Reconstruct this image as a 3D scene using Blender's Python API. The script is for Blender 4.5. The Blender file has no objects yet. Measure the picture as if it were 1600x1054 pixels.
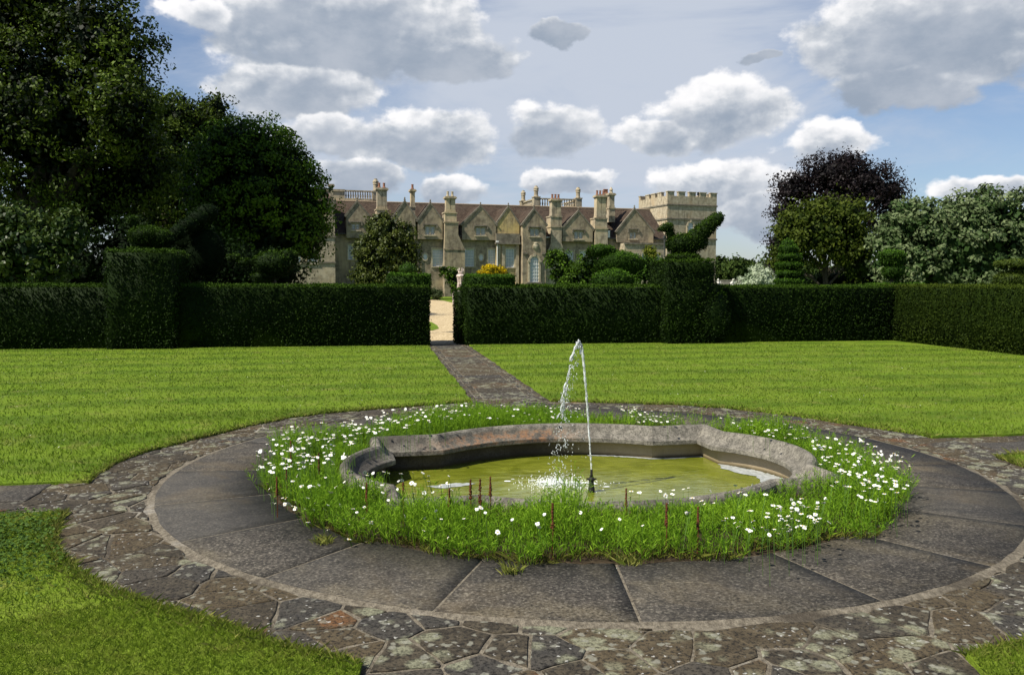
import bpy, math, random
import numpy as np
from mathutils import Vector, Matrix
R = math.radians
rng = np.random.default_rng(11)
random.seed(5)
scene = bpy.context.scene
col = scene.collection

# ------------------------------------------------------------------ camera
F, YH = 1313.0, 440.0                    # focal length and horizon row, for a 1600 x 1054 frame
CAMZ = 1.65
cam_d = bpy.data.cameras.new('camera'); cam = bpy.data.objects.new('camera', cam_d); col.objects.link(cam)
cam_d.lens = F / 1600 * 36; cam_d.sensor_width = 36; cam_d.clip_start = .05; cam_d.clip_end = 6000
PITCH = math.atan((527 - YH) / F); ROLL = R(-.13)
CM = Matrix.Rotation(R(90) - PITCH, 4, 'X') @ Matrix.Rotation(ROLL, 4, 'Z').inverted()
CM = Matrix.Translation((0, 0, CAMZ)) @ CM
cam.matrix_world = CM
scene.camera = cam
CR = CM.to_3x3()

def ray(px, py):
    return CR @ Vector(((px - 800) / F, (527 - py) / F, -1.0))
def P(px, py, Y):                        # the point of the ray at a given distance ahead
    d = ray(px, py); t = Y / d.y
    return Vector((d.x * t, Y, CAMZ + d.z * t))
def mpp(Y): return Y / F                 # metres per pixel at distance Y

# garden frame: origin at the fountain's ring centre, +Y along the path to the gap in the hedge
GA = .159; GO = Vector((.561, 7.456, 0))
GM = Matrix.Translation(GO) @ Matrix.Rotation(GA, 4, 'Z')
GI = GM.inverted()
def g2w(x, y, z=0): return GM @ Vector((x, y, z))
def pz(px, py, z):                       # world point of the ray at height z
    d = ray(px, py); t = (z - CAMZ) / d.z
    return Vector((d.x * t, d.y * t, z))
def gz(px, py, z): return GI @ pz(px, py, z)

# ------------------------------------------------------------------ objects
def tag(o, label=None, cat=None, group=None, kind=None):
    if label: o['label'] = label
    if cat: o['category'] = cat
    if group: o['group'] = group
    if kind: o['kind'] = kind
    return o
def empty(name, loc=(0, 0, 0), rz=0.0, label=None, cat=None, group=None):
    o = bpy.data.objects.new(name, None); col.objects.link(o)
    o.location = loc; o.rotation_euler = (0, 0, rz); o.empty_display_size = .2
    return tag(o, label, cat, group)
def link(name, me, mat, parent=None):
    o = bpy.data.objects.new(name, me); col.objects.link(o)
    if mat is not None:
        for m in (mat if isinstance(mat, (list, tuple)) else [mat]): me.materials.append(m)
    if parent: o.parent = parent
    return o
def npmesh(name, V, F_, mat, parent=None, var=None, smooth=False, mi=None):
    V = np.asarray(V, dtype=np.float32); F_ = np.asarray(F_, dtype=np.int32)
    me = bpy.data.meshes.new(name)
    me.vertices.add(len(V)); me.vertices.foreach_set('co', V.ravel())
    k = F_.shape[1]
    me.loops.add(F_.size); me.loops.foreach_set('vertex_index', F_.ravel())
    me.polygons.add(len(F_)); me.polygons.foreach_set('loop_start', np.arange(0, F_.size, k, dtype=np.int32))
    me.polygons.foreach_set('loop_total', np.full(len(F_), k, dtype=np.int32))
    if smooth: me.polygons.foreach_set('use_smooth', np.ones(len(F_), dtype=bool))
    if var is not None:
        a = me.attributes.new('var', 'FLOAT', 'FACE'); a.data.foreach_set('value', np.asarray(var, dtype=np.float32))
    if mi is not None: me.polygons.foreach_set('material_index', np.asarray(mi, dtype=np.int32))
    me.update(calc_edges=True)
    return link(name, me, mat, parent)

class MB:
    """collects shapes and links them as one mesh"""
    def __init__(s): s.v = []; s.f = []; s.m = []
    def add(s, vs, fs, mi=0):
        b = len(s.v); s.v += [tuple(x) for x in vs]; s.f += [tuple(i + b for i in f) for f in fs]; s.m += [mi] * len(fs); return s
    def box(s, x0, x1, y0, y1, z0, z1, mi=0):
        vs = [(x, y, z) for z in (z0, z1) for y in (y0, y1) for x in (x0, x1)]
        return s.add(vs, [(0, 2, 3, 1), (4, 5, 7, 6), (0, 1, 5, 4), (2, 6, 7, 3), (0, 4, 6, 2), (1, 3, 7, 5)], mi)
    def prism(s, poly, y0, y1, mi=0):    # poly in (x,z), extruded along y
        n = len(poly); vs = [(x, y0, z) for x, z in poly] + [(x, y1, z) for x, z in poly]
        fs = [tuple(range(n)), tuple(range(2 * n - 1, n - 1, -1))] + [(i, i + n, (i + 1) % n + n, (i + 1) % n) for i in range(n)]
        return s.add(vs, fs, mi)
    def lathe(s, prof, c=(0, 0, 0), n=16, mi=0, sx=1, sy=1):
        vs = []; fs = []
        for r, z in prof:
            for k in range(n):
                a = 2 * math.pi * k / n; vs.append((c[0] + r * sx * math.cos(a), c[1] + r * sy * math.sin(a), c[2] + z))
        for i in range(len(prof) - 1):
            for k in range(n):
                fs.append((i * n + k, i * n + (k + 1) % n, (i + 1) * n + (k + 1) % n, (i + 1) * n + k))
        fs.append(tuple(range(n - 1, -1, -1))); fs.append(tuple((len(prof) - 1) * n + k for k in range(n)))
        return s.add(vs, fs, mi)
    def tube(s, pts, rad, n=8, mi=0):
        pts = [Vector(p) for p in pts]; vs = []; fs = []
        rad = rad if isinstance(rad, (list, tuple)) else [rad] * len(pts)
        for i, p in enumerate(pts):
            t = (pts[min(i + 1, len(pts) - 1)] - pts[max(i - 1, 0)]).normalized()
            a = t.cross(Vector((0.31, .95, .12)) if abs(t.y) < .9 else Vector((1, 0, 0))).normalized(); b = t.cross(a)
            for k in range(n):
                w = 2 * math.pi * k / n; vs.append(p + (a * math.cos(w) + b * math.sin(w)) * rad[i])
        for i in range(len(pts) - 1):
            for k in range(n): fs.append((i * n + k, i * n + (k + 1) % n, (i + 1) * n + (k + 1) % n, (i + 1) * n + k))
        fs.append(tuple(range(n - 1, -1, -1))); fs.append(tuple((len(pts) - 1) * n + k for k in range(n)))
        return s.add(vs, fs, mi)
    def build(s, name, mat, parent=None, smooth=False, M=None):
        me = bpy.data.meshes.new(name); me.from_pydata(s.v, [], s.f)
        me.polygons.foreach_set('material_index', s.m)
        if smooth: me.polygons.foreach_set('use_smooth', [True] * len(s.f))
        me.update()
        if M is not None: me.transform(M)
        return link(name, me, mat, parent)

# ------------------------------------------------------------------ node helpers
class NT:
    def __init__(s, tree): s.t = tree; s.n = tree.nodes; s.l = tree.links
    def new(s, typ, **kw):
        n = s.n.new(typ)
        for k, v in kw.items(): setattr(n, k, v)
        return n
    def put(s, sock, v):
        if hasattr(v, 'bl_idname') and hasattr(v, 'is_output'): s.l.new(v, sock)
        elif isinstance(v, (tuple, list)) and len(v) == 3 and sock.type == 'RGBA': sock.default_value = (*v, 1)
        else: sock.default_value = v
    def math(s, op, a, b=None, c=None, clamp=False):
        n = s.new('ShaderNodeMath', operation=op, use_clamp=clamp); s.put(n.inputs[0], a)
        if b is not None: s.put(n.inputs[1], b)
        if c is not None: s.put(n.inputs[2], c)
        return n.outputs[0]
    def vmath(s, op, a, b=None):
        n = s.new('ShaderNodeVectorMath', operation=op); s.put(n.inputs[0], a)
        if b is not None: s.put(n.inputs[1], b)
        return n.outputs[0]
    def mix(s, f, a, b, blend='MIX'):
        n = s.new('ShaderNodeMix', data_type='RGBA', blend_type=blend, clamp_factor=True)
        s.put(n.inputs[0], f); s.put(n.inputs[6], a); s.put(n.inputs[7], b); return n.outputs[2]
    def ramp(s, v, lo, hi, a=0.0, b=1.0, smooth=True):
        n = s.new('ShaderNodeMapRange', interpolation_type='SMOOTHSTEP' if smooth else 'LINEAR'); s.put(n.inputs[0], v)
        s.put(n.inputs[1], lo); s.put(n.inputs[2], hi); s.put(n.inputs[3], a); s.put(n.inputs[4], b); return n.outputs[0]
    def noise(s, vec, scale, detail=4, rough=.55, dist=0.0, col=False):
        n = s.new('ShaderNodeTexNoise'); s.put(n.inputs['Vector'], vec); n.inputs['Scale'].default_value = scale
        n.inputs['Detail'].default_value = detail; n.inputs['Roughness'].default_value = rough; n.inputs['Distortion'].default_value = dist
        return n.outputs[1] if col else n.outputs[0]
    def voro(s, vec, scale, feature='F1', out='Distance', rnd=1.0):
        n = s.new('ShaderNodeTexVoronoi', feature=feature); s.put(n.inputs['Vector'], vec); n.inputs['Scale'].default_value = scale
        n.inputs['Randomness'].default_value = rnd; return n.outputs[out]
    def map(s, vec, sc=(1, 1, 1), rot=(0, 0, 0), loc=(0, 0, 0)):
        n = s.new('ShaderNodeMapping'); s.put(n.inputs[0], vec); n.inputs[1].default_value = loc; n.inputs[2].default_value = rot; n.inputs[3].default_value = sc; return n.outputs[0]
    def obj(s): return s.new('ShaderNodeTexCoord').outputs['Object']
    def attr(s, name='var'): return s.new('ShaderNodeAttribute', attribute_name=name).outputs['Fac']
    def sep(s, v):
        n = s.new('ShaderNodeSeparateXYZ'); s.put(n.inputs[0], v); return n.outputs
    def comb(s, x, y, z=0.0):
        n = s.new('ShaderNodeCombineXYZ'); s.put(n.inputs[0], x); s.put(n.inputs[1], y); s.put(n.inputs[2], z); return n.outputs[0]
    def bump(s, h, strength=.5, dist=.02):
        n = s.new('ShaderNodeBump'); s.put(n.inputs['Height'], h); n.inputs['Strength'].default_value = strength; n.inputs['Distance'].default_value = dist; return n.outputs[0]

def material(name):
    m = bpy.data.materials.new(name); m.use_nodes = True; t = m.node_tree
    for n in list(t.nodes): t.nodes.remove(n)
    N = NT(t); N.out = N.new('ShaderNodeOutputMaterial'); N.m = m
    return N
def principled(N, colr, rough=.8, spec=.3, normal=None, **kw):
    b = N.new('ShaderNodeBsdfPrincipled'); N.put(b.inputs['Base Color'], colr); N.put(b.inputs['Roughness'], rough)
    b.inputs['Specular IOR Level'].default_value = spec
    if normal is not None: N.put(b.inputs['Normal'], normal)
    for k, v in kw.items(): N.put(b.inputs[k.replace('_', ' ')], v)
    N.b = b
    return b.outputs[0]
def finish(N, sh): N.l.new(sh, N.out.inputs[0]); return N.m

def leaf_mat(name, dark, light, rough=.45, spec=.35, tr=.25, trc=None):
    rough = rough + .15; spec = spec * .35
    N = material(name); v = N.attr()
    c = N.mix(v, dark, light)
    p = principled(N, c, rough, spec)
    if tr > 0:
        t = N.new('ShaderNodeBsdfTranslucent'); N.put(t.inputs[0], N.mix(.5, c, trc or light))
        mx = N.new('ShaderNodeMixShader'); mx.inputs[0].default_value = tr
        N.l.new(p, mx.inputs[1]); N.l.new(t.outputs[0], mx.inputs[2]); p = mx.outputs[0]
    return finish(N, p)

def plain(name, c, rough=.7, spec=.3, var=.25, scale=8, bump=.2, metallic=0.0):
    N = material(name); o = N.obj(); n = N.noise(o, scale, 5, .6)
    d = tuple(x * (1 - var) for x in c); l = tuple(min(1, x * (1 + var)) for x in c)
    return finish(N, principled(N, N.mix(N.ramp(n, .3, .7), d, l), rough, spec, N.bump(n, bump, .01), Metallic=metallic))

# ------------------------------------------------------------------ light, sky and clouds
SUN_EL, SUN_PHI = R(50), R(31)           # sun from the left, a little towards the camera
S = Vector((-math.cos(SUN_EL) * math.cos(SUN_PHI), -math.cos(SUN_EL) * math.sin(SUN_PHI), math.sin(SUN_EL)))
ld = bpy.data.lights.new('sun', 'SUN'); ld.energy = 5.0; ld.angle = R(.5); ld.color = (1, .94, .82)
lo = bpy.data.objects.new('sun', ld); col.objects.link(lo); lo.rotation_euler = S.to_track_quat('Z', 'Y').to_euler()

w = bpy.data.worlds.new('World'); scene.world = w; w.use_nodes = True
for n in list(w.node_tree.nodes): w.node_tree.nodes.remove(n)
N = NT(w.node_tree)
sky = N.new('ShaderNodeTexSky', sky_type='NISHITA'); sky.sun_disc = False; sky.sun_elevation = SUN_EL
sky.sun_rotation = math.atan2(S.x, S.y); sky.air_density = 1.0; sky.dust_density = .6; sky.ozone_density = 1.5
d = N.new('ShaderNodeTexCoord').outputs['Generated']
sx, sy, sz = N.sep(d)
az = N.math('ARCTAN2', sx, sy); el = N.math('ARCSINE', sz)
pu = N.math('MULTIPLY', az, F); pv = N.math('MULTIPLY', el, F)
pvec = N.comb(pu, pv)
# ragged edges: the position is pushed about by noise before it meets each cloud's outline
w1 = N.noise(N.map(pvec, (.0065, .009, 1)), 1, 5, .6, col=True)
w1 = N.vmath('SUBTRACT', w1, (.5, .5, .5)); w1 = N.vmath('MULTIPLY', w1, (110, 70, 0))
pw = N.vmath('ADD', pvec, w1)
clouds = [  # frame column, row, half-width, half-height, greyness
 (540, 50, 240, 84, .24), (700, 95, 120, 42, .4), (475, 140, 140, 55, .12), (520, 215, 90, 44, .02), (650, 222, 135, 52, .10),
 (862, 205, 84, 44, .12), (1120, 178, 112, 56, -.05), (1030, 212, 80, 32, .0), (1450, 60, 215, 90, .18), (1400, 140, 115, 42, .35),
 (1285, 232, 80, 32, -.1), (1110, 290, 125, 42, -.1), (1180, 330, 90, 40, .05), (710, 303, 70, 30, .05), (885, 285, 75, 24, .1),
 (868, 62, 46, 17, .45), (1176, 97, 30, 10, .45), (1530, 297, 80, 22, -.1), (560, 285, 70, 40, .25), (330, 40, 60, 30, -.2), (1620, 20, 90, 60, .0)]
f = None
for (cx, cy, rx, ry, gr) in clouds:
    dd = Vector(((cx - 800) / F, 1, (440 - cy) / F)).normalized()
    u0 = math.atan2(dd.x, dd.y) * F; v0 = math.asin(dd.z) * F
    q = N.vmath('MULTIPLY', N.vmath('SUBTRACT', pw, (u0, v0, 0)), (1 / rx, 1 / ry, 0))
    ln = N.new('ShaderNodeVectorMath', operation='LENGTH'); N.put(ln.inputs[0], q)
    fi = N.math('SUBTRACT', 1, ln.outputs['Value'])
    hi = N.math('SUBTRACT', N.math('MULTIPLY_ADD', N.sep(q)[1], 1.0, 0.0), gr * 2)
    if f is None: f, h = fi, hi
    else:
        wt = N.ramp(N.math('SUBTRACT', fi, f), -.15, .15)
        h = N.math('ADD', N.math('MULTIPLY', h, N.math('SUBTRACT', 1, wt)), N.math('MULTIPLY', hi, wt))
        f = N.math('MAXIMUM', f, fi)
fb = N.noise(N.map(pvec, (.014, .019, 1), loc=(3, 1, 0)), 1, 7, .56)
fb2 = N.noise(N.map(pvec, (.014, .019, 1), loc=(3.12, .80, 0)), 1, 4, .5)
dens = N.ramp(N.math('MULTIPLY_ADD', N.math('SUBTRACT', fb, .5), 1.15, f), -.01, .24)
lit = N.math('ADD', N.math('MULTIPLY', h, .55), N.math('MULTIPLY', N.math('SUBTRACT', fb, fb2), 1.9))
lit = N.math('ADD', lit, N.math('MULTIPLY', N.math('SUBTRACT', .35, f), .9))
lit = N.ramp(lit, -.58, .66)
ccol = N.mix(N.ramp(lit, 0, .55, smooth=False), (.31, .375, .47), (.64, .68, .73))
ccol = N.mix(N.ramp(lit, .5, 1, smooth=False), ccol, (1.02, 1.02, 1.03))
cv = N.noise(N.map(pvec, (.009, .015, 1), loc=(8, 2, 0)), 1, 6, .6)
ccol = N.mix(N.ramp(cv, .3, .72, 0, .3), ccol, (.80, .82, .86))
# high thin veil over most of the sky, bluer at the left and at the lower right
vn = N.noise(N.map(pvec, (.0016, .006, 1), rot=(0, 0, .12)), 1, 7, .62, .5)
vm = N.noise(N.map(pvec, (.0022, .0032, 1), loc=(1.7, .4, 0)), 1, 3, .5)
bl = N.math('ADD', N.ramp(pu, -330, -500), N.math('MULTIPLY', N.ramp(pu, 380, 560), N.ramp(pv, 330, 240)))
bl = N.math('ADD', bl, N.math('MULTIPLY', N.ramp(pv, 175, 110), .5))
veil = N.ramp(N.math('SUBTRACT', N.math('MULTIPLY_ADD', vm, .5, vn), N.math('MULTIPLY', bl, .17)), .45, .81, .09, .95)
veil = N.math('MULTIPLY', veil, N.ramp(pv, 560, 800, 1, .12))
veil = N.math('MULTIPLY', veil, N.ramp(N.math('ABSOLUTE', pu), 1000, 1500, 1, .4))
skyc = N.mix(1, sky.outputs[0], (.088, .095, .108), 'MULTIPLY')
base = N.mix(veil, skyc, (.55, .61, .71))
final = N.mix(dens, base, ccol)
bgn = N.new('ShaderNodeBackground'); bgn.inputs[1].default_value = .1
sc10 = N.vmath('MULTIPLY', final, (7.4, 7.3, 7.25))
N.l.new(sc10, bgn.inputs[0])
wo = N.new('ShaderNodeOutputWorld'); N.l.new(bgn.outputs[0], wo.inputs[0])
w.cycles.sampling_method = 'MANUAL'; w.cycles.sample_map_resolution = 512

scene.view_settings.view_transform = 'Standard'; scene.view_settings.look = 'None'
scene.view_settings.exposure = .5; scene.view_settings.gamma = 1
scene.cycles.max_bounces = 6; scene.cycles.diffuse_bounces = 3; scene.cycles.glossy_bounces = 3
scene.cycles.transmission_bounces = 5; scene.cycles.transparent_max_bounces = 8; scene.cycles.use_denoising = True

# ------------------------------------------------------------------ setting materials
def lawn_mat(name, blades=False):
    N = material(name); o = N.obj(); x, y, z = N.sep(o)
    wob = N.noise(o, .35, 3)
    yy = N.math('MULTIPLY_ADD', wob, .7, y)
    st = N.math('SINE', N.math('MULTIPLY', yy, 2 * math.pi / 1.32))
    near = N.ramp(y, -.2, -1.6)
    stripe = N.math('MAXIMUM', N.ramp(st, -.5, .5), N.math('MULTIPLY', near, .8))
    big = N.noise(o, .9, 4, .6); fine = N.noise(o, 14, 4, .7); fine2 = N.noise(o, 70, 3, .7)
    c = N.mix(stripe, (.082, .146, .009), (.140, .222, .014))
    c = N.mix(N.math('ADD', N.ramp(big, .4, .72), N.math('MULTIPLY', near, .45)), c, (.165, .235, .020))
    c = N.mix(N.ramp(fine, .45, .8, 0, .5), c, (.19, .19, .045))
    c = N.mix(N.math('MULTIPLY', N.ramp(N.noise(o, 2.3, 5, .7, .5), .54, .72), .6), c, (.25, .225, .065))
    if blades:
        c = N.mix(N.math('MULTIPLY', N.math('MULTIPLY', near, N.ramp(N.noise(o, 3.2, 4, .65), .5, .68)), .6), c, (.30, .27, .06))
        c = N.mix(N.attr(), N.mix(.4, c, (.07, .13, .006)), N.mix(.45, c, (.28, .34, .05)))
        p = principled(N, c, .55, .25)
        t = N.new('ShaderNodeBsdfTranslucent'); N.put(t.inputs[0], N.mix(.5, c, (.13, .22, .01)))
        mx = N.new('ShaderNodeMixShader'); mx.inputs[0].default_value = .45
        N.l.new(p, mx.inputs[1]); N.l.new(t.outputs[0], mx.inputs[2]); return finish(N, mx.outputs[0])
    c = N.mix(N.ramp(fine2, .35, .7, .35, 0), c, (.05, .095, .006))
    hh = N.math('ADD', N.math('MULTIPLY', fine2, .6), fine)
    return finish(N, principled(N, c, .9, .1, N.bump(hh, .8, .03)))
M_lawn = lawn_mat('lawn_turf'); M_blade = lawn_mat('lawn_blades', True)

def slab_mat():
    N = material('ring_slabs'); o = N.obj(); v = N.attr()
    off = N.vmath('ADD', o, N.comb(N.math('MULTIPLY', v, 7.0), N.math('MULTIPLY', v, 3.0), 0.0))
    n1 = N.noise(off, 1.1, 6, .62, .4); n2 = N.noise(off, 9, 6, .7); n3 = N.noise(o, 55, 4, .75); n4 = N.noise(off, 170, 2, .7)
    c = N.mix(N.ramp(n2, .3, .7), (.028, .025, .021), (.070, .061, .050))
    c = N.mix(N.ramp(n1, .48, .66, 0, .7), c, N.mix(n2, (.075, .062, .040), (.150, .125, .082)))
    c = N.mix(N.ramp(n3, .52, .66, 0, .75), c, (.20, .18, .145))
    c = N.mix(N.ramp(n3, .5, .36, 0, .85), c, (.012, .011, .010))
    c = N.mix(N.math('MULTIPLY', N.ramp(v, .4, .9), .7), c, N.mix(n2, (.035, .033, .031), (.075, .072, .066)))
    st = N.noise(o, .8, 5, .65, .8); c = N.mix(N.ramp(st, .52, .72, 0, .4), c, N.mix(n3, (.09, .066, .036), (.17, .13, .075)))
    cr = N.voro(N.vmath('ADD', o, N.vmath('MULTIPLY', N.noise(o, 4, 3, .6, col=True), (.35, .35, 0))), .9, 'DISTANCE_TO_EDGE')
    c = N.mix(N.math('MULTIPLY', N.math('MULTIPLY', N.ramp(cr, .004, .001), N.ramp(n1, .52, .58)), .5), c, (.20, .17, .12))
    hgt = N.math('ADD', N.math('MULTIPLY', n3, .5), N.math('MULTIPLY', n4, .35))
    return finish(N, principled(N, c, .82, .25, N.bump(hgt, .55, .012)))
def crazy_mat():
    N = material('crazy_stones'); o = N.obj(); v = N.attr()
    off = N.vmath('ADD', o, N.comb(N.math('MULTIPLY', v, 9.0), N.math('MULTIPLY', v, 5.0), 0.0))
    n1 = N.noise(off, 1.6, 5, .6, .5); n2 = N.noise(off, 10, 6, .72); n3 = N.noise(o, 48, 5, .75)
    c = N.mix(N.ramp(n2, .3, .7), (.028, .023, .017), (.095, .078, .052))
    vb = N.math('FRACT', N.math('MULTIPLY', v, 5.37))
    c = N.mix(N.ramp(v, .35, .5, 0, .6), c, N.mix(n2, (.050, .037, .020), (.150, .112, .060)))
    c = N.mix(N.math('MULTIPLY', N.ramp(vb, .55, .7), .6), c, N.mix(n3, (.022, .021, .020), (.085, .082, .076)))
    rst = N.math('MULTIPLY', N.ramp(n1, .56, .66), N.ramp(v, .72, .8))
    c = N.mix(N.math('MULTIPLY', rst, .85), c, (.16, .075, .03))
    c = N.mix(N.ramp(n3, .52, .40, 0, .85), c, (.010, .009, .008))
    # lichen: round pale patches of several sizes, gathered in places
    wv = N.vmath('ADD', o, N.vmath('MULTIPLY', N.vmath('SUBTRACT', N.noise(o, 18, 4, .7, col=True), (.5, .5, .5)), (.07, .07, 0)))
    place = N.noise(off, 1.3, 3, .5)
    l1 = N.math('MULTIPLY', N.ramp(N.voro(wv, 6.5), .46, .30), N.ramp(place, .47, .56))
    l2 = N.math('MULTIPLY', N.ramp(N.voro(wv, 15), .34, .2), N.ramp(place, .42, .52))
    l3 = N.math('MULTIPLY', N.ramp(N.voro(N.map(wv, loc=(3, 2, 0)), 24), .2, .12), N.ramp(n1, .42, .52))
    c = N.mix(N.math('MULTIPLY', l1, N.ramp(n3, .35, .6, .25, .8)), c, N.mix(n3, (.13, .135, .075), (.36, .36, .25)))
    c = N.mix(N.math('MULTIPLY', l2, .7), c, N.mix(n3, (.16, .16, .12), (.34, .33, .27)))
    c = N.mix(N.math('MULTIPLY', l3, .8), c, (.46, .45, .41))
    hgt = N.math('ADD', N.math('MULTIPLY', n2, .8), N.math('MULTIPLY', n3, .5))
    return finish(N, principled(N, c, .88, .2, N.bump(hgt, .8, .02)))
def mortar_mat():
    N = material('mortar'); o = N.obj(); n = N.noise(o, 30, 5, .7); n2 = N.noise(o, 1.4, 4, .6); n3 = N.noise(o, 110, 2, .6)
    c = N.mix(N.ramp(n, .3, .7), (.085, .072, .054), (.235, .205, .155))
    c = N.mix(N.ramp(n2, .58, .75, 0, .8), c, (.42, .40, .36)); c = N.mix(N.ramp(n2, .47, .36, 0, .75), c, (.045, .037, .028))
    return finish(N, principled(N, c, .95, .1, N.bump(N.math('ADD', n, n3), .8, .012)))
M_slab, M_crazy, M_mortar = slab_mat(), crazy_mat(), mortar_mat()
M_soil = plain('soil', (.045, .033, .02), .95, .1, .5, 20, .8)
def ground_mat():
    N = material('far_ground'); o = N.obj(); n = N.noise(o, .05, 5); n2 = N.noise(o, 3, 4)
    c = N.mix(N.ramp(n, .35, .65), (.055, .10, .012), (.09, .14, .02)); c = N.mix(N.ramp(n2, .4, .7, 0, .4), c, (.03, .06, .008))
    return finish(N, principled(N, c, .95, .1, N.bump(n2, .4, .05)))
def gravel_mat():
    N = material('gravel'); o = N.obj(); a = N.voro(o, 22, 'F1', 'Color'); n = N.noise(o, .8, 4); d = N.voro(o, 22)
    c = N.mix(N.ramp(N.sep(a)[0], .1, .9), (.30, .225, .12), (.62, .50, .31)); c = N.mix(N.ramp(n, .4, .7, 0, .35), c, (.36, .27, .15))
    return finish(N, principled(N, c, .9, .2, N.bump(d, -.8, .03)))

# ------------------------------------------------------------------ ground sheets (garden frame)
def poly_sheet(name, outer, holes, z, mat, skirt=0.0, kind='structure', matrix=GM):
    """flat sheet with holes by ear filling, optional turned-down edge"""
    from mathutils.geometry import tessellate_polygon
    loops = [outer] + holes
    tri = tessellate_polygon([[Vector((p[0], p[1], 0)) for p in L] for L in loops])
    pts = [p for L in loops for p in L]
    mb = MB(); fs = []
    for t in tri:
        a, b, c = (pts[i] for i in t)
        cr = (b[0] - a[0]) * (c[1] - a[1]) - (b[1] - a[1]) * (c[0] - a[0])
        fs.append(t if cr > 0 else t[::-1])
    mb.add([(p[0], p[1], z) for p in pts], fs)
    if skirt:
        for L in loops:
            n = len(L)
            mb.add([(p[0], p[1], z) for p in L] + [(p[0], p[1], z - skirt) for p in L], [(i, (i + 1) % n, (i + 1) % n + n, i + n) for i in range(n)])
    o = mb.build(name, mat); o.matrix_world = matrix
    return tag(o, kind=kind)
def circ(r, n=96, cx=0, cy=0): return [(cx + r * math.cos(2 * math.pi * k / n), cy + r * math.sin(2 * math.pi * k / n)) for k in range(n)]

o = poly_sheet('ground', [(-2500, -300), (2500, -300), (2500, 4000), (-2500, 4000)], [circ(2.7, 64)], -.07, ground_mat())

# ---- the basin's outline: a rectangle whose four sides bulge between short straight ends
BROT = R(3.5); BC = (.07, -.03)
def basin_outline():
    hw, hh, px_, py_, ax, ay = 1.80, 1.27, 1.17, .80, 2.12, 1.67
    def arc(p0, p1, apex, axis, n=22):   # circular arc from p0 to p1 reaching the apex distance on an axis
        out = []
        c = (p1[0] - p0[0], p1[1] - p0[1]); L = math.hypot(*c) / 2
        sag = apex - abs(p0[axis]); r = (L * L + sag * sag) / (2 * sag); half = math.asin(min(1, L / r))
        mid = ((p0[0] + p1[0]) / 2, (p0[1] + p1[1]) / 2); nx, ny = (0, 1) if axis else (1, 0)
        sg = 1 if p0[axis] > 0 else -1; tx, ty = c[0] / (2 * L), c[1] / (2 * L)
        for k in range(n + 1):
            a = -half + 2 * half * k / n
            tt = r * math.sin(a); nn = r * math.cos(a) - (r - sag)
            out.append((mid[0] + tx * tt + nx * nn * sg, mid[1] + ty * tt + ny * nn * sg))
        return out
    q = []
    q += [(hw, -hh)] + arc((hw, -py_), (hw, py_), ax, 0) + [(hw, hh)]
    q += arc((px_, hh), (-px_, hh), ay, 1) + [(-hw, hh)]
    q += arc((-hw, py_), (-hw, -py_), ax, 0) + [(-hw, -hh)]
    q += arc((-px_, -hh), (px_, -hh), ay, 1)
    c, s = math.cos(BROT), math.sin(BROT)
    return [(BC[0] + x * c - y * s, BC[1] + x * s + y * c) for x, y in q]
BO = basin_outline()
def offset(poly, d):                     # inward for positive d (counter-clockwise outline)
    n = len(poly); out = []
    for i in range(n):
        a, b, c = Vector(poly[i - 1]), Vector(poly[i]), Vector(poly[(i + 1) % n])
        n1 = Vector((-(b - a).y, (b - a).x)).normalized(); n2 = Vector((-(c - b).y, (c - b).x)).normalized()
        m = (n1 + n2).normalized(); k = d / max(.35, m.dot(n1)); out.append((b.x + m.x * k, b.y + m.y * k))
    return out
def stone_rim_mat():
    N = material('basin_stone'); o = N.obj(); n1 = N.noise(o, 1.3, 4, .6); n2 = N.noise(o, 12, 6, .7); n3 = N.noise(o, 60, 4, .75); z = N.sep(o)[2]; x = N.sep(o)[0]
    c = N.mix(N.ramp(n2, .3, .7), (.095, .088, .072), (.26, .238, .195))
    c = N.mix(N.ramp(n3, .54, .36, 0, .75), c, (.03, .026, .022))
    dark = N.math('MULTIPLY', N.ramp(n1, .42, .62), N.ramp(x, 1.2, .2))  # dark blotches weighted to the left, standing in for shade there
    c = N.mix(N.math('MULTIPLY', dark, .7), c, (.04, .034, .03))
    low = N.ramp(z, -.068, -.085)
    c = N.mix(N.math('MULTIPLY', low, .75), c, N.mix(N.ramp(x, .9, -.1), (.36, .28, .17), (.05, .038, .024)))  # lower wall: lit right and shaded left put into the colour
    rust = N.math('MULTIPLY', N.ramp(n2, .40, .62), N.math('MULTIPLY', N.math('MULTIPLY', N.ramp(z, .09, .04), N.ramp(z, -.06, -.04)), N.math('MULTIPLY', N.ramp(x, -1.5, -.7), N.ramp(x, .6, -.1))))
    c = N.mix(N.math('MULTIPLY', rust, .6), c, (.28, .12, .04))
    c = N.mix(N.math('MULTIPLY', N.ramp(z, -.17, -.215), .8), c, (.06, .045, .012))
    return finish(N, principled(N, c, .85, .25, N.bump(N.math('ADD', N.math('MULTIPLY', n2, .5), n3), .4, .008)))
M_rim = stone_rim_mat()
fountain = empty('fountain_basin', label='low moulded stone fountain basin with bulging sides, filled with murky green water', cat='fountain basin')
fountain.matrix_world = GM
prof = [(-.02, -.1), (-.02, .05), (-.012, .08), (.005, .103), (.03, .115), (.055, .112), (.075, .095), (.09, .07), (.105, .045), (.13, .018), (.165, -.005), (.19, -.016), (.195, -.022), (.196, -.06), (.185, -.068), (.12, -.072), (.105, -.085), (.10, -.2), (.09, -.26), (.09, -.45)]
rings = [offset(BO, dd) for dd, z in prof]; nB = len(BO)
mb = MB()
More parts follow.
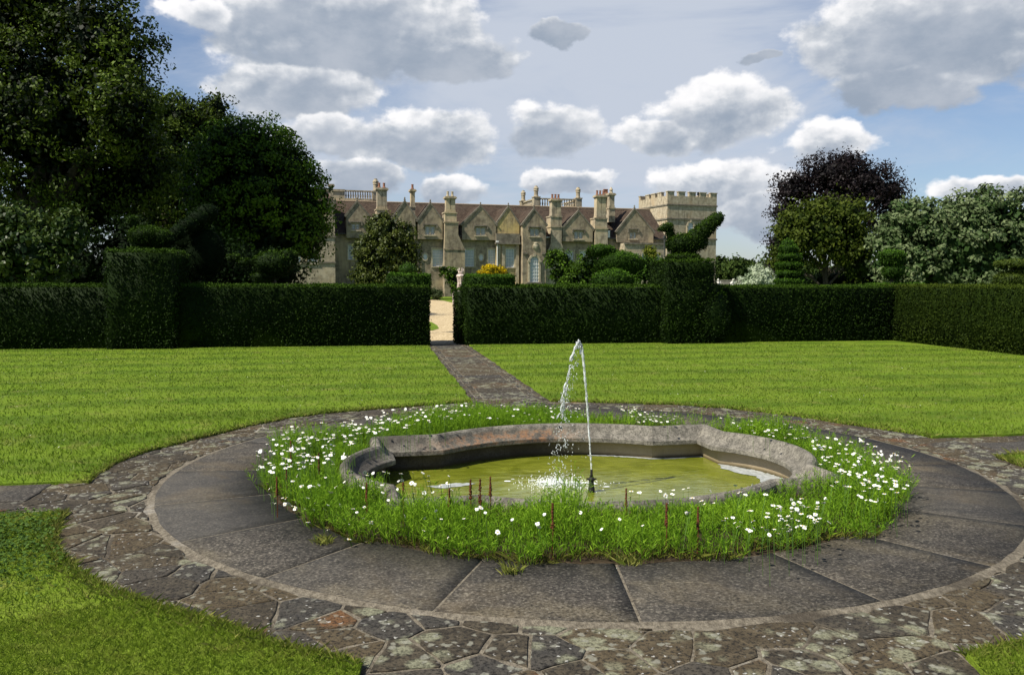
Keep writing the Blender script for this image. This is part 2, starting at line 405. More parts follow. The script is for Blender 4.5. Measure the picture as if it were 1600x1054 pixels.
mb.add([(p[0], p[1], prof[i][1]) for i, L in enumerate(rings) for p in L],
       [(i * nB + k, i * nB + (k + 1) % nB, (i + 1) * nB + (k + 1) % nB, (i + 1) * nB + k) for i in range(len(prof) - 1) for k in range(nB)])
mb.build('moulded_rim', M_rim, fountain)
# water
N = material('pond_water'); o = N.obj(); n1 = N.noise(N.map(o, (1, 2.4, 1)), 5, 3, .55, .6); n2 = N.noise(o, 26, 3, .6)
dist = N.new('ShaderNodeVectorMath', operation='LENGTH'); N.put(dist.inputs[0], N.vmath('SUBTRACT', o, (-.35, -.1, -.22)))
rip = N.math('MULTIPLY', N.math('SINE', N.math('MULTIPLY', dist.outputs['Value'], 34)), N.ramp(dist.outputs['Value'], 1.6, .1, 0, .16))
mur = N.noise(o, 2.2, 5, .6, .8)
c = N.mix(N.ramp(mur, .35, .65), (.120, .140, .010), (.195, .215, .024))
M_water = finish(N, principled(N, c, .06, .5, N.bump(N.math('ADD', N.math('MULTIPLY_ADD', n2, .22, n1), rip), .2, .05), Coat_Weight=.1))
wl = offset(BO, .095)
mb = MB(); mb.add([(p[0], p[1], -.22) for p in wl], [tuple(range(nB))]); mb.build('water_surface', M_water, fountain)
# thin pale film lying on the water by the right-hand wall, the back wall and the left corner
N = material('pale_film'); o = N.obj(); n1 = N.noise(o, 22, 5, .7)
M_film = finish(N, principled(N, N.mix(N.ramp(n1, .3, .7), (.24, .26, .24), (.46, .48, .48)), .5, .4, N.bump(n1, .4, .01)))
def film(pts, seed):
    r_ = random.Random(seed); pp = []
    for i, p in enumerate(pts):
        q = pts[(i + 1) % len(pts)]
        for k in range(5):
            t = k / 5; pp.append((p[0] + (q[0] - p[0]) * t + r_.uniform(-.018, .018), p[1] + (q[1] - p[1]) * t + r_.uniform(-.018, .018)))
    mb = MB(); mb.add([(x, y, -.216) for x, y in pp], [tuple(range(len(pp)))]); return mb
wi = offset(BO, .10)
ri = [p for p in wi if p[0] > 1.6 and -.75 < p[1] < .95]; ri.sort(key=lambda p: p[1])
film([tuple(p) for p in ri] + [(1.66, .62), (1.86, .25), (1.80, 0), (1.62, -.12), (1.55, -.35), (1.38, -.55), (1.42, -.85), (1.62, -1.02), (1.83, -.9)], 1).build('pale_film', M_film, fountain)
bi = [p for p in wi if p[1] > 1.12 and .45 < p[0] < 1.7]; bi.sort(key=lambda p: p[0])
film([tuple(p) for p in bi] + [(p[0] * .995, p[1] - .05) for p in bi[::-1]], 2).build('pale_film', M_film, fountain)
film([(-1.3, .33), (-1.05, .42), (-.85, .38), (-1.0, .27), (-1.2, .25)], 3).build('pale_film', M_film, fountain)

# soil between basin and slabs
o = poly_sheet('flower_bed_soil', circ(2.72, 72), [BO], .0, M_soil)

# ---- ring of large dark slabs
RI, RO, RC = 2.63, 3.48, 4.09
ANG = [-166, -149, -133, -115, -98, -76, -59, -41, -24, -7.5, 10, 27, 44, 61, 79, 97, 115, 133, 152, 175]
V = []; Fc = []; var = []
rr_ = random.Random(3)
def slab(a0, a1, r0, r1, z, gap, V, Fc, nseg=8, jit=.006):
    b = len(V); top = []
    for j in range(nseg + 1):
        for (r, sg) in ((r0, 1), (r1, -1)):
            da = gap / 2 / r; a = a0 + da + (a1 - a0 - 2 * da) * j / nseg
            rad = r + sg * gap / 2 + (rr_.uniform(-jit, jit) * (2.5 if r == r0 else 1)); top.append((rad * math.cos(a), rad * math.sin(a)))
    for zz in (z, z - .03):
        for x, y in top: V.append((x, y, zz))
    m = len(top)
    for j in range(nseg): Fc.append((b + 2 * j, b + 2 * j + 1, b + 2 * j + 3, b + 2 * j + 2))
    for j in range(nseg):
        Fc.append((b + 2 * j + 1, b + 2 * j + 1 + m, b + 2 * j + 3 + m, b + 2 * j + 3)); Fc.append((b + 2 * j + 2, b + 2 * j + 2 + m, b + 2 * j + m, b + 2 * j))
    Fc.append((b, b + m, b + 1 + m, b + 1)); e = b + 2 * nseg; Fc.append((e + 1, e + 1 + m, e + m, e)); return 3 * nseg + 2
for i, a in enumerate(ANG):
    a1 = ANG[(i + 1) % len(ANG)]; a1 += 360 if a1 < a else 0
    k = slab(R(a), R(a1), RI, RO,   .0042 + rr_.uniform(-.0004, .0008), .016, V, Fc); var += [rr_.random()] * k
o = npmesh('paved_ring', V, Fc, M_slab, var=var); o.matrix_world = GM; tag(o, kind='structure')

# ---- joint filling under everything paved
def region():                            # outline of the whole paved area (circle with four arms), garden frame
    W0, W1, E0, E1, N0, N1 = (-.98, -.04, -.24, .74, -.46, .63)
    def wob(x, y): return (x, y)
    pts = []
    def arc(a0, a1):
        n = 26
        for k in range(n + 1):
            a = a0 + (a1 - a0) * k / n; r = RC + .05 * math.sin(a * 9) + rr_.uniform(-.025, .025); pts.append((r * math.cos(a), r * math.sin(a)))
    aE1 = math.asin(E1 / RC); aN1 = math.acos(N1 / RC); aN0 = math.acos(N0 / RC); aW1 = math.pi - math.asin(W1 / RC); aW0 = math.pi - math.asin(W0 / RC); aE0 = 2 * math.pi + math.asin(E0 / RC)
    arc(aE1, aN1); NE = list(pts); pts.clear()
    arc(aN0, aW1); NW = list(pts); pts.clear()
    arc(aW0, aE0); SS = list(pts); pts.clear()
    return NE, NW, SS, (W0, W1, E0, E1, N0, N1)
NE, NW, SS, (W0, W1, E0, E1, N0, N1) = region()
def edge(p, q, n, j=.02):
    return [(p[0] + (q[0] - p[0]) * k / n + rr_.uniform(-j, j), p[1] + (q[1] - p[1]) * k / n + rr_.uniform(-j, j)) for k in range(1, n)]
HY = 14.3
lawnNE = NE + edge(NE[-1], (N1 - .03, HY), 40) + [(N1 - .03, HY), (.66, HY + .35), (13.4, HY + .35), (13.4, E1 + .1)] + edge((13.4, E1 + .1), NE[0], 40)
lawnNW = NW + edge(NW[-1], (-14, W1 + .35), 40) + [(-14, W1 + .35), (-14, HY + .35), (-.5, HY + .35), (N0, HY)] + edge((N0, HY), NW[0], 40)
# the near lawns: south-west and south-east quarters, cut by the arm leading back past the camera
iS = min(range(len(SS)), key=lambda i: math.hypot(SS[i][0] + .95, SS[i][1] + 4)); 
SW = [p for p in SS if math.atan2(p[1], p[0]) < R(-115.5)]
SE = [p for p in SS if math.atan2(p[1], p[0]) > R(-78.5) and p[0] > 0]
lawnSW = SW + [(-1.85, -4.1), (-1.85, -12), (-14, -12), (-14, W0 + .25)] + edge((-14, W0 + .25), SW[0], 30)
lawnSE = SE[::-1] + [(.72, -4.35), (.72, -12), (13.4, -12), (13.4, E0)] + edge((13.4, E0), SE[-1], 30)
LZ = .022
for pl in (lawnNE, lawnNW, lawnSW, lawnSE): poly_sheet('lawn', pl, [], LZ, M_lawn, skirt=.05)
o = poly_sheet('paving_joints', [(-14, -12), (14, -12), (14, 14.9), (-14, 14.9)], [circ(2.66, 72)], -.007, M_mortar)

V2, F2 = [], []
for k in range(97):
    a = 2 * math.pi * k / 96; V2 += [(r_ * math.cos(a), r_ * math.sin(a), z_) for r_, z_ in ((2.64, .0022), (3.488, .0022), (3.52, -.0068))]
    if k < 96: F2 += [(3 * k, 3 * k + 1, 3 * k + 4, 3 * k + 3), (3 * k + 1, 3 * k + 2, 3 * k + 5, 3 * k + 4)]
o = npmesh('ring_pointing', V2, F2, M_mortar); o.matrix_world = GM; tag(o, kind='structure')

# ---- crazy paving: Voronoi stones cut by half-planes
def clip(poly, nx, ny, c):
    out = []
    for i in range(len(poly)):
        a, b = poly[i], poly[(i + 1) % len(poly)]
        da, db = a[0] * nx + a[1] * ny - c, b[0] * nx + b[1] * ny - c
        if da <= 0: out.append(a)
        if (da < 0) != (db < 0) and da != db:
            t = da / (da - db); out.append((a[0] + (b[0] - a[0]) * t, a[1] + (b[1] - a[1]) * t))
    return out
def voronoi(pts, box, gap, keep):
    V = []; cells = []
    for i, p in enumerate(pts):
        if not keep(p): continue
        poly = [(box[0], box[1]), (box[2], box[1]), (box[2], box[3]), (box[0], box[3])]
        for q in pts:
            if q is p: continue
            dx, dy = q[0] - p[0], q[1] - p[1]; L = math.hypot(dx, dy)
            if L > 1.6: continue
            nx, ny = dx / L, dy / L; c = ((p[0] + q[0]) * nx + (p[1] + q[1]) * ny) / 2 - gap * (.25 + .5 * ((i * 7919) % 13) / 12)
            poly = clip(poly, nx, ny, c)
            if len(poly) < 3: break
        if len(poly) >= 3: cells.append(poly)
    return cells
def rough_cells(name, cells, mat, z, jit, kind='structure'):
    mb = MB(); va = []
    for c in cells:
        c2 = []
        for i in range(len(c)):
            a, b = c[i], c[(i + 1) % len(c)]; L = math.hypot(b[0] - a[0], b[1] - a[1]); n = max(1, int(L / .07))
            for k in range(n):
                t = k / n; j = jit if k else jit * .5
                x, y = a[0] + (b[0] - a[0]) * t, a[1] + (b[1] - a[1]) * t
                c2.append((x + rr_.uniform(-j, j), y + rr_.uniform(-j, j)))
        m = len(c2); zz = z + rr_.uniform(-.0035, .0035); tx, ty = rr_.uniform(-.006, .006), rr_.uniform(-.006, .006)
        cx_ = sum(p[0] for p in c2) / m; cy_ = sum(p[1] for p in c2) / m
        zf = lambda p: zz + (p[0] - cx_) * tx + (p[1] - cy_) * ty
        inn = [(cx_ + (p[0] - cx_) * .96, cy_ + (p[1] - cy_) * .96) for p in c2]
        mb.add([(p[0], p[1], zf(p)) for p in inn] + [(p[0], p[1], zf(p) - .004) for p in c2] + [(p[0], p[1], z - .03) for p in c2],
               [tuple(range(m))] + [(i, i + m, (i + 1) % m + m, (i + 1) % m) for i in range(m)] + [(i + m, i + 2 * m, (i + 1) % m + 2 * m, (i + 1) % m + m) for i in range(m)])
        va += [rr_.random()] * (2 * m + 1)
    o = mb.build(name, mat); a = o.data.attributes.new('var', 'FLOAT', 'FACE'); a.data.foreach_set('value', va)
    o.matrix_world = GM; return tag(o, kind=kind)
pts = []
tries = 0
while tries < 9000:
    tries += 1; x, y = rr_.uniform(-5.6, 5.6), rr_.uniform(-6, 5.0); r = math.hypot(x, y)
    if r < 3.2: continue
    md = rr_.choice((.15, .24, .33, .42, .50)); x *= 1
    if all((x - q[0]) ** 2 + (y - q[1]) ** 2 > md * md for q in pts): pts.append((x, y))
def keep(p):
    r = math.hypot(*p)
    if 3.3 < r < 4.5: return True
    x, y = p
    if r >= 4.5: return (x < 0 and W0 - .5 < y < W1 + .5) or (x > 0 and E0 - .5 < y < E1 + .5) or (y < 0 and abs(x) < 2.4)
    return False
cells = voronoi(pts, (-5.8, -6.2, 5.8, 5.2), .019, keep)
ringcut = []
for c in cells:                          # trim stones against the outer circle of the slab ring
    cx_, cy_ = sum(p[0] for p in c) / len(c), sum(p[1] for p in c) / len(c)
    a = math.atan2(cy_, cx_)
    for da in (-.12, -.04, .04, .12): c = clip(c, -math.cos(a + da), -math.sin(a + da), -(RO + .022)) if len(c) > 2 else c
    if len(c) > 2: ringcut.append(c)
rough_cells('crazy_paving', ringcut, M_crazy, .0, .008)
# arms beyond: north path of wide centre slabs between narrow pitched-stone borders, slabs in the side arms
def strip_cells(x0, x1, y0, y1, lens, gap=.02, along='y'):
    out = []; y = y0; i = 0
    while y < y1:
        l = rr_.uniform(*lens); yy = min(y1, y + l)
        q = [(x0 + gap / 2, y + gap / 2), (x1 - gap / 2, y + gap / 2), (x1 - gap / 2, yy - gap / 2), (x0 + gap / 2, yy - gap / 2)]
        out.append(q if along == 'y' else [(b, a) for a, b in q][::-1]); y = yy
    return out
cs = strip_cells(-.26, .42, 4.45, 14.5, (.45, .95))
rough_cells('garden_path', cs, M_crazy, .001, .006)
cb = []
for x0, x1 in ((N0 - .1, -.36), (-.36, -.26), (.42, .53), (.53, N1 + .1)):
    cb += strip_cells(x0, x1, 4.3, 14.5, (.10, .26), .016)
rough_cells('path_border', cb, M_crazy, -.001, .009)
def arm_cells(x0, x1, y0, y1):
    return [[(x, y) for y, x in c][::-1] for c in strip_cells(y0, y1, x0, x1, (.7, 1.3))]
rough_cells('side_path', arm_cells(-12, -4.35, -.56, W1 + .2), M_slab, .002, .006)
rough_cells('side_path', arm_cells(4.3, 12, E0 + .1, .45), M_slab, .002, .006)

# ---- gravel beyond the gap
gv = poly_sheet('gravel_path', [(-.75, 14.2), (.9, 14.2), (1.1, 16.6), (2.3, 20), (5, 40), (8.5, 66), (2.0, 70), (-2, 60), (-3.5, 30), (-2.2, 19), (-.9, 16.4)], [], -.012, gravel_mat())
pl = [GI @ pz(x, y, -.01) for x, y in ((640, 470), (676, 467.5), (690, 469), (722, 476), (760, 480), (800, 470), (740, 463), (640, 464))]
poly_sheet('far_lawn', [(p.x, p.y) for p in pl], [], -.004, M_lawn)
pl = [GI @ pz(x, y, -.01) for x, y in ((640, 500), (674, 503), (683, 508), (686, 513), (676, 516), (640, 518))]
poly_sheet('lawn_patch', [(p.x, p.y) for p in pl], [], -.004, M_lawn)

# ------------------------------------------------------------------ foliage helpers
def unit(a): return a / np.maximum(1e-9, np.linalg.norm(a, axis=-1, keepdims=True))
def leaves(C, Nn, size, aspect=.5, align=.6, hang=0.0, g=rng):
    """rhombic leaves at centres C facing roughly Nn; returns verts and quads"""
    n = len(C); size = np.broadcast_to(np.asarray(size, dtype=float), (n,)) * g.uniform(.65, 1.35, n)
    fn = unit(Nn * align + g.normal(0, 1, (n, 3)) * (1 - align) * .9)
    t = unit(np.cross(fn, g.normal(0, 1, (n, 3)))); t[:, 2] -= hang; t = unit(t)
    b = unit(np.cross(fn, t))
    L = (size * .5)[:, None]; W = L * aspect
    V = np.empty((n, 4, 3)); V[:, 0] = C - t * L; V[:, 1] = C + b * W + t * L * .1; V[:, 2] = C + t * L; V[:, 3] = C - b * W + t * L * .1
    return V.reshape(-1, 3), np.arange(n * 4).reshape(n, 4)
def tufts(C, Nn, size, aspect=.3, spread=.6, g=rng):
    """clipped shoots standing out of a surface: long axis along the normal"""
    n = len(C); size = np.broadcast_to(np.asarray(size, dtype=float), (n,)) * g.uniform(.6, 1.4, n)
    t = unit(Nn + g.normal(0, spread, (n, 3))); b = unit(np.cross(t, g.normal(0, 1, (n, 3))))
    L = size[:, None]; W = L * aspect
    V = np.empty((n, 4, 3)); V[:, 0] = C - t * L * .35; V[:, 1] = C + b * W * .5 + t * L * .2; V[:, 2] = C + t * L * .65; V[:, 3] = C - b * W * .5 + t * L * .2
    return V.reshape(-1, 3), np.arange(n * 4).reshape(n, 4)
def pack(parts, name, mat, parent=None):
    Vs, Fs, A = [], [], []; off = 0
    for V, Q, v in parts:
        Vs.append(V); Fs.append(Q + off); A.append(v); off += len(V)
    return npmesh(name, np.concatenate(Vs), np.concatenate(Fs), mat, parent, np.concatenate(A))
def lumpy(p, k, seed=0):                 # cheap smooth pseudo-noise in -1..1
    q = p * k + seed
    return (np.sin(q[:, 0] * 1.7 + np.sin(q[:, 1] * 2.3)) + np.sin(q[:, 1] * 2.1 + np.sin(q[:, 2] * 1.9 + 1)) + np.sin(q[:, 2] * 2.6 + np.sin(q[:, 0] * 1.3 + 2))) / 3

# clipped shapes: boxes and ellipsoids sampled on their surface
def box_samples(x0, x1, y0, y1, z0, z1, dens, bottom=False):
    out = []
    def face(n, fn, nrm, area):
        m = int(area * dens); u = rng.random(m); v = rng.random(m); out.append((fn(u, v), np.tile(nrm, (m, 1))))
    X, Y, Z = x1 - x0, y1 - y0, z1 - z0
    face(0, lambda u, v: np.stack([x0 + u * X, np.full_like(u, y0), z0 + v * Z], 1), (0, -1., 0), X * Z)
    face(0, lambda u, v: np.stack([x0 + u * X, np.full_like(u, y1), z0 + v * Z], 1), (0, 1., 0), X * Z)
    face(0, lambda u, v: np.stack([np.full_like(u, x0), y0 + u * Y, z0 + v * Z], 1), (-1., 0, 0), Y * Z)
    face(0, lambda u, v: np.stack([np.full_like(u, x1), y0 + u * Y, z0 + v * Z], 1), (1., 0, 0), Y * Z)
    face(0, lambda u, v: np.stack([x0 + u * X, y0 + v * Y, np.full_like(u, z1)], 1), (0, 0, 1.), X * Y)
    return np.concatenate([a for a, b in out]), np.concatenate([b for a, b in out])
def ell_samples(c, r, dens):
    r = np.asarray(r, float); m = int(4 * math.pi * ((r[0] * r[1]) ** 1.6 / 3 + (r[0] * r[2]) ** 1.6 / 3 + (r[1] * r[2]) ** 1.6 / 3) ** (1 / 1.6) * dens)
    u = unit(rng.normal(0, 1, (m, 3))); return np.asarray(c) + u * r, unit(u / r)
def clipped(name, mat, parent, samples, size, core=None, wav=.03, aspect=.5, spread=1.3, M=None, fuzz=.012):
    """shoots over sampled surface points, with a solid core mesh beneath"""
    C = np.concatenate([a for a, b in samples]); Nn = np.concatenate([b for a, b in samples])
    C = C + Nn * (lumpy(C, 2.2)[:, None] * wav + rng.normal(0, fuzz, (len(C), 1)))
    C = np.repeat(C, 2, 0); Nn = np.repeat(Nn, 2, 0); C = C + rng.normal(0, .018, C.shape)
    V, Q = tufts(C, Nn, size * .68, aspect, spread)
    var = np.clip(rng.random(len(Q)) ** 1.8 * .55 + .05 + .22 * lumpy(C, 1.1, 5) + np.where(Nn[:, 2] > .5, .75, 0), 0, 1)  # tops lighter: new growth, plus sunlight put into the colour
    parts = [(V, Q, var)]
    if core:
        for kind, a in core:
            if kind == 'box':
                x0, x1, y0, y1, z0, z1 = a; v = np.array([(x, y, z) for z in (z0, z1) for y in (y0, y1) for x in (x0, x1)], float)
                q = np.array([(0, 2, 3, 1), (4, 5, 7, 6), (0, 1, 5, 4), (2, 6, 7, 3), (0, 4, 6, 2), (1, 3, 7, 5)])
            else:
                c, r = a; nu, nv = 14, 9; v = []
                for j in range(nv + 1):
                    th = math.pi * j / nv
                    for i in range(nu): v.append((c[0] + r[0] * math.sin(th) * math.cos(2 * math.pi * i / nu), c[1] + r[1] * math.sin(th) * math.sin(2 * math.pi * i / nu), c[2] + r[2] * math.cos(th)))
                v = np.array(v); q = np.array([(j * nu + i, (j + 1) * nu + i, (j + 1) * nu + (i + 1) % nu, j * nu + (i + 1) % nu) for j in range(nv) for i in range(nu)])
            parts.append((v, q, np.full(len(q), .15)))
    o = pack(parts, name, mat, parent)
    if M is not None: o.matrix_world = M
    return o
def shrink(b, d=.04): return (b[0] + d, b[1] - d, b[2] + d, b[3] - d, b[4], b[5] - d)

M_yew = leaf_mat('yew', (.003, .009, .0015), (.034, .070, .004), .55, .25, .12)
M_yew_far = leaf_mat('yew_far', (.007, .020, .002), (.052, .115, .008), .55, .25, .15)
M_yew_dark = leaf_mat('yew_dark', (.002, .006, .001), (.010, .024, .003), .6, .2, .05)

# ------------------------------------------------------------------ hedges (garden frame)
HT = 1.53
def hedge(name, boxes, label, cat, dens=620, size=.075, mat=None, parent=None, grp=None):
    sm = [box_samples(*b, dens) for b in boxes]
    o = clipped(name, mat or M_yew, parent, sm, size, [('box', shrink(b)) for b in boxes], M=GM if parent is None else None, wav=.03)
    if parent is None: tag(o, label, cat, grp)
    return o
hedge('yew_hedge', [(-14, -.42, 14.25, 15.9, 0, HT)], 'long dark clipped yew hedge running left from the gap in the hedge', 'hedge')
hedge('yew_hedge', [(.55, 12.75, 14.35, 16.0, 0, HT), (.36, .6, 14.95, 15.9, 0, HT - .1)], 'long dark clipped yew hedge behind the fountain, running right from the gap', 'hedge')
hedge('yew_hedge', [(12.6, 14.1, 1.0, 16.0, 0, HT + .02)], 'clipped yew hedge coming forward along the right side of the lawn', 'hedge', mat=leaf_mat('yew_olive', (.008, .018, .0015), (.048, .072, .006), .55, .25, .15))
# ragged shoots at the foot of the gap's right edge

# right-hand peacock on its square pier
pe = empty('topiary_bird', label='yew topiary bird with small head and long raised tail on a tall square pier', cat='topiary'); pe.matrix_world = GM
bx = (5.8, 7.15, 13.95, 15.5, 0, 2.21)
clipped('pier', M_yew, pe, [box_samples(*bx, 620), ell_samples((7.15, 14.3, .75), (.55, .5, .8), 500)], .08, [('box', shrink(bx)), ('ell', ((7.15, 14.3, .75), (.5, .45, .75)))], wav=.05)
YB = 23.3
def wp(px, py, Y=YB): return GI @ P(px, py, Y)
def ellp(px, py, rx, ry, Y=YB, depth=None):
    c = wp(px, py, Y); k = mpp(Y); return (tuple(c), (rx * k, (depth or rx) * k, ry * k))
def topi(name, ells, parent, dens=900, size=.07, mat=M_yew, wav=.015):
    return clipped(name, mat, parent, [ell_samples(c, r, dens) for c, r in ells], size, [('ell', (c, tuple(x * .93 for x in r))) for c, r in ells], wav=wav, fuzz=.01)
topi('collar', [ellp(1068, 402, 25, 8)], pe)
topi('body', [ellp(1066, 382, 25, 17, depth=20), ellp(1085, 378, 20, 14, depth=16)], pe)
topi('head', [ellp(1042, 355, 9.5, 6), ellp(1034, 358, 6, 3.5), ellp(1047, 366, 6, 12)], pe)
topi('tail', [ellp(1086 + t * 34, 372 - t * 30, 13.5 - 3.5 * t, 13 - 4 * t, depth=15) for t in (0, .2, .4, .6, .8, 1)] + [ellp(1125, 337, 4, 4)], pe, 700)

# left-hand pier with a tiered top and sweeping dark tail
pl_ = empty('topiary_bird', label='dark yew topiary bird with a ball head and broad sweeping tail on the left pier', cat='topiary'); pl_.matrix_world = GM
bx = (-8.1, -6.55, 13.95, 15.6, 0, 2.36)
clipped('pier', M_yew, pl_, [box_samples(*bx, 520)], .08, [('box', shrink(bx))], wav=.04)
YL = 21.6
topi('collar', [ellp(226, 392, 26, 6, YL)], pl_)
topi('body', [ellp(230, 369, 27, 16, YL), ellp(250, 372, 20, 14, YL)], pl_)
topi('head', [ellp(206, 343, 9, 6, YL), ellp(211, 352, 5, 8, YL)], pl_)
topi('tail', [ellp(262 + t * 62, 374 - t * 42, 13 + 5 * t, 11 + 3 * t, YL + 1.2 * t, 12) for t in (0, .25, .5, .75, 1)] + [ellp(300, 372, 30, 22, YL + 1, 12), ellp(320, 395, 32, 40, YL + 1, 14)], pl_, 420, mat=M_yew_dark)
# raised blocks each side of the gap
bx = (-1.42, -.36, 14.75, 15.95, 1.3, 1.83)
hedge('clipped_block', [bx], 'square clipped yew block standing on the hedge end left of the gap', 'topiary', 800, .07, M_yew_far)
bx = (.62, 1.85, 14.6, 15.9, 1.3, 1.81)
hedge('clipped_block', [bx], 'square clipped yew block standing on the hedge end right of the gap', 'topiary', 800, .07, M_yew_far)
def stand(name, label, cat, ells, Y, dens=500, size=.09, mat=None, boxes=(), wav=.02):
    """free-standing clipped plant with a stem down to the ground (world frame)"""
    es = [((tuple(P(x, y, Y + dy))), (rx * mpp(Y), dp * mpp(Y), ry * mpp(Y))) for x, y, rx, ry, dp, dy in ells]
    c0 = es[0][0]; e = empty(name, (c0[0], c0[1], 0), 0, label, cat)
    off = np.array([c0[0], c0[1], 0])
    es = [(tuple(np.array(c) - off), r) for c, r in es]
    clipped('clipped_crown', mat or M_yew_far, e, [ell_samples(c, r, dens) for c, r in es], size, [('ell', (c, tuple(x * .92 for x in r))) for c, r in es], wav=wav)
    st = MB(); st.tube([(0, 0, 0), (0.02, 0, es[0][0][2] * .5), (0, 0, es[0][0][2])], [.07, .06, .05], 8); st.build('stem', M_bark, e)
    return e
M_bark = plain('bark', (.06, .05, .035), .9, .1, .4, 6, 1.0)
stand('topiary_ball', 'small round clipped ball rising behind the hedge block left of the gap', 'topiary', [(637, 421, 12, 9.5, 12, 0)], 27, mat=leaf_mat('box_green', (.02, .05, .006), (.06, .12, .012)))
stand('topiary_dome', 'low rounded clipped dome rising behind the hedge below the flat-topped bush', 'topiary', [(957, 440, 32, 20, 28, 0)], 26, 420)
stand('topiary_bush', 'large rounded clipped bush topped by a flat disc in front of the manor', 'topiary', [(963, 410, 34, 19, 26, 0), (940, 391, 22, 9, 18, 0), (985, 412, 22, 16, 18, 1)], 32, 420)
stand('topiary_bird', 'low lumpy topiary bird with outstretched head behind the left hedge', 'topiary', [(428, 412, 34, 20, 22, 0), (412, 432, 22, 9, 15, 0), (385, 410, 16, 6, 10, 0), (365, 403, 11, 6, 8, 0), (450, 402, 14, 13, 12, 0)], 24, 420, mat=M_yew)
stand('topiary_cone', 'tiered clipped cone topiary in front of the purple beech', 'topiary', [(1233, 440, 23, 8, 23, 0), (1233, 427, 21, 7, 21, 0), (1233, 414, 20, 7, 20, 0), (1233, 401, 18, 7, 18, 0), (1232, 389, 14, 9, 14, 0), (1231, 382, 9, 8, 9, 0)], 30, 420)
stand('topiary_mushroom', 'clipped topiary with flat drum top on a rounded foot before the silvery bush', 'topiary', [(1394, 399, 19, 9, 19, 0), (1394, 406, 18, 9, 18, 0), (1397, 424, 17, 13, 17, 0)], 28, 420)
stand('topiary_bush', 'clipped bush with flat cap at the far right behind the hedge', 'topiary', [(1590, 413, 34, 7, 26, 0), (1586, 438, 30, 16, 26, 0)], 26, 420, mat=leaf_mat('yew_gold', (.02, .035, .004), (.07, .10, .012)))
c0 = P(1398, 442, 28); b = clipped('clipped_hedge', M_yew_far, None, [box_samples(-.8, .8, -.5, .5, 0, 1.6, 500)], .08, [('box', (-.76, .76, -.46, .46, 0, 1.56))], M=Matrix.Translation((c0.x, c0.y, 0)))
tag(b, 'low clipped box hedge under the drum-topped topiary', 'hedge')

# ------------------------------------------------------------------ shrubs and trees
def shell(c, r, n, lo=.82, hi=1.05, top=True):
    u = unit(rng.normal(0, 1, (n, 3)))
    return np.asarray(c) + u * np.asarray(r) * rng.uniform(lo, hi, (n, 1)), u
def crown(name, blobs, mat, parent, leaf, per, clump, ncl, align=.55, aspect=.55, fill=.25, hang=.15, twig=0.0):
    """blobs: list of (centre, radii); ncl clumps per square metre of blob surface"""
    parts = []
    for c, r in blobs:
        r = np.asarray(r, float); area = 4 * math.pi * ((r[0] * r[1] + r[0] * r[2] + r[1] * r[2]) / 3)
        n = max(6, int(area * ncl)); P0, U = shell(c, r, n)
        inside = np.zeros(n, bool)
        for c2, r2 in blobs:
            if c2 is c: continue
            inside |= (((P0 - np.asarray(c2)) / (np.asarray(r2) * .82)) ** 2).sum(1) < 1
        P0 = P0[~inside]; U = U[~inside]; n = len(P0)
        if n == 0: continue
        cs = clump * rng.uniform(.6, 1.35, n); m = per
        off = rng.normal(0, 1, (n, m, 3)); off = off / np.maximum(1, np.linalg.norm(off, axis=2, keepdims=True) / 1.6)
        off[:, :, 2] *= .65
        Cc = P0[:, None, :] + off * cs[:, None, None] * .62
        if twig > 0:                     # some shoots reach out of the crown
            k = rng.random((n, m, 1)) < .12; Cc = Cc + U[:, None, :] * k * rng.uniform(0, twig, (n, m, 1))
        Nn = unit(off * .8 + U[:, None, :] * .9 + np.array([0, 0, .35]))
        Cc = Cc.reshape(-1, 3); Nn = Nn.reshape(-1, 3)
        V, Q = leaves(Cc, Nn, leaf, aspect, align, hang)
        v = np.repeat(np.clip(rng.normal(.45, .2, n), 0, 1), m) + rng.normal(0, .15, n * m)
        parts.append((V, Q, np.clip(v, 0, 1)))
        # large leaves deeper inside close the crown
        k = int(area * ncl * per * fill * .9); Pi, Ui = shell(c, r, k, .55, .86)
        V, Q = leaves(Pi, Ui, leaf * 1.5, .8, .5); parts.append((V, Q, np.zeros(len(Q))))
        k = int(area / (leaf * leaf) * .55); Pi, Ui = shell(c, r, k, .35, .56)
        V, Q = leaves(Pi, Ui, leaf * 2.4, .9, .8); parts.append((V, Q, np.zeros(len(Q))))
    return pack(parts, name, mat, parent)
def tree(name, label, cat, Y, px0, trunk_px, blobs, mat, leaf, per, clump, ncl, limbs=True, group=None, bark=None, **kw):
    """blobs in frame columns/rows with their own distance offset: (x, y, rx, ry, dy[, depth])"""
    base = P(px0, 460, Y); base.z = 0
    e = empty(name, base, 0, label, cat, group); k = mpp(Y); off = np.array(base)
    bl = []
    for b in blobs:
        x, y, rx, ry, dy = b[:5]; dp = b[5] if len(b) > 5 else rx
        bl.append((np.array(P(x, y, Y + dy)) - off, (rx * k, dp * k, ry * k)))
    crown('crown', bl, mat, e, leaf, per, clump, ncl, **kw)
    if limbs:
        mb = MB(); rt = trunk_px * k / 2; top = bl[0][0]
        mb.tube([(0, 0, -.1), (.03, 0, top[2] * .25), (top[0] * .3, top[1] * .3, top[2] * .6), tuple(top)], [rt * 1.25, rt, rt * .75, rt * .25], 10)
        for c, r in bl[1:]:
            s = Vector((top[0] * .2, top[1] * .2, min(top[2] * .45, max(.4, c[2] * .5)))); m = s.lerp(Vector(c), .5) + Vector((0, 0, .3))
            mb.tube([s, m, Vector(c)], [rt * .55, rt * .35, rt * .12], 7)
        mb.build('trunk', bark or M_bark, e)
    return e
M_syc = leaf_mat('sycamore', (.004, .011, .0015), (.095, .145, .009), .42, .35, .14)
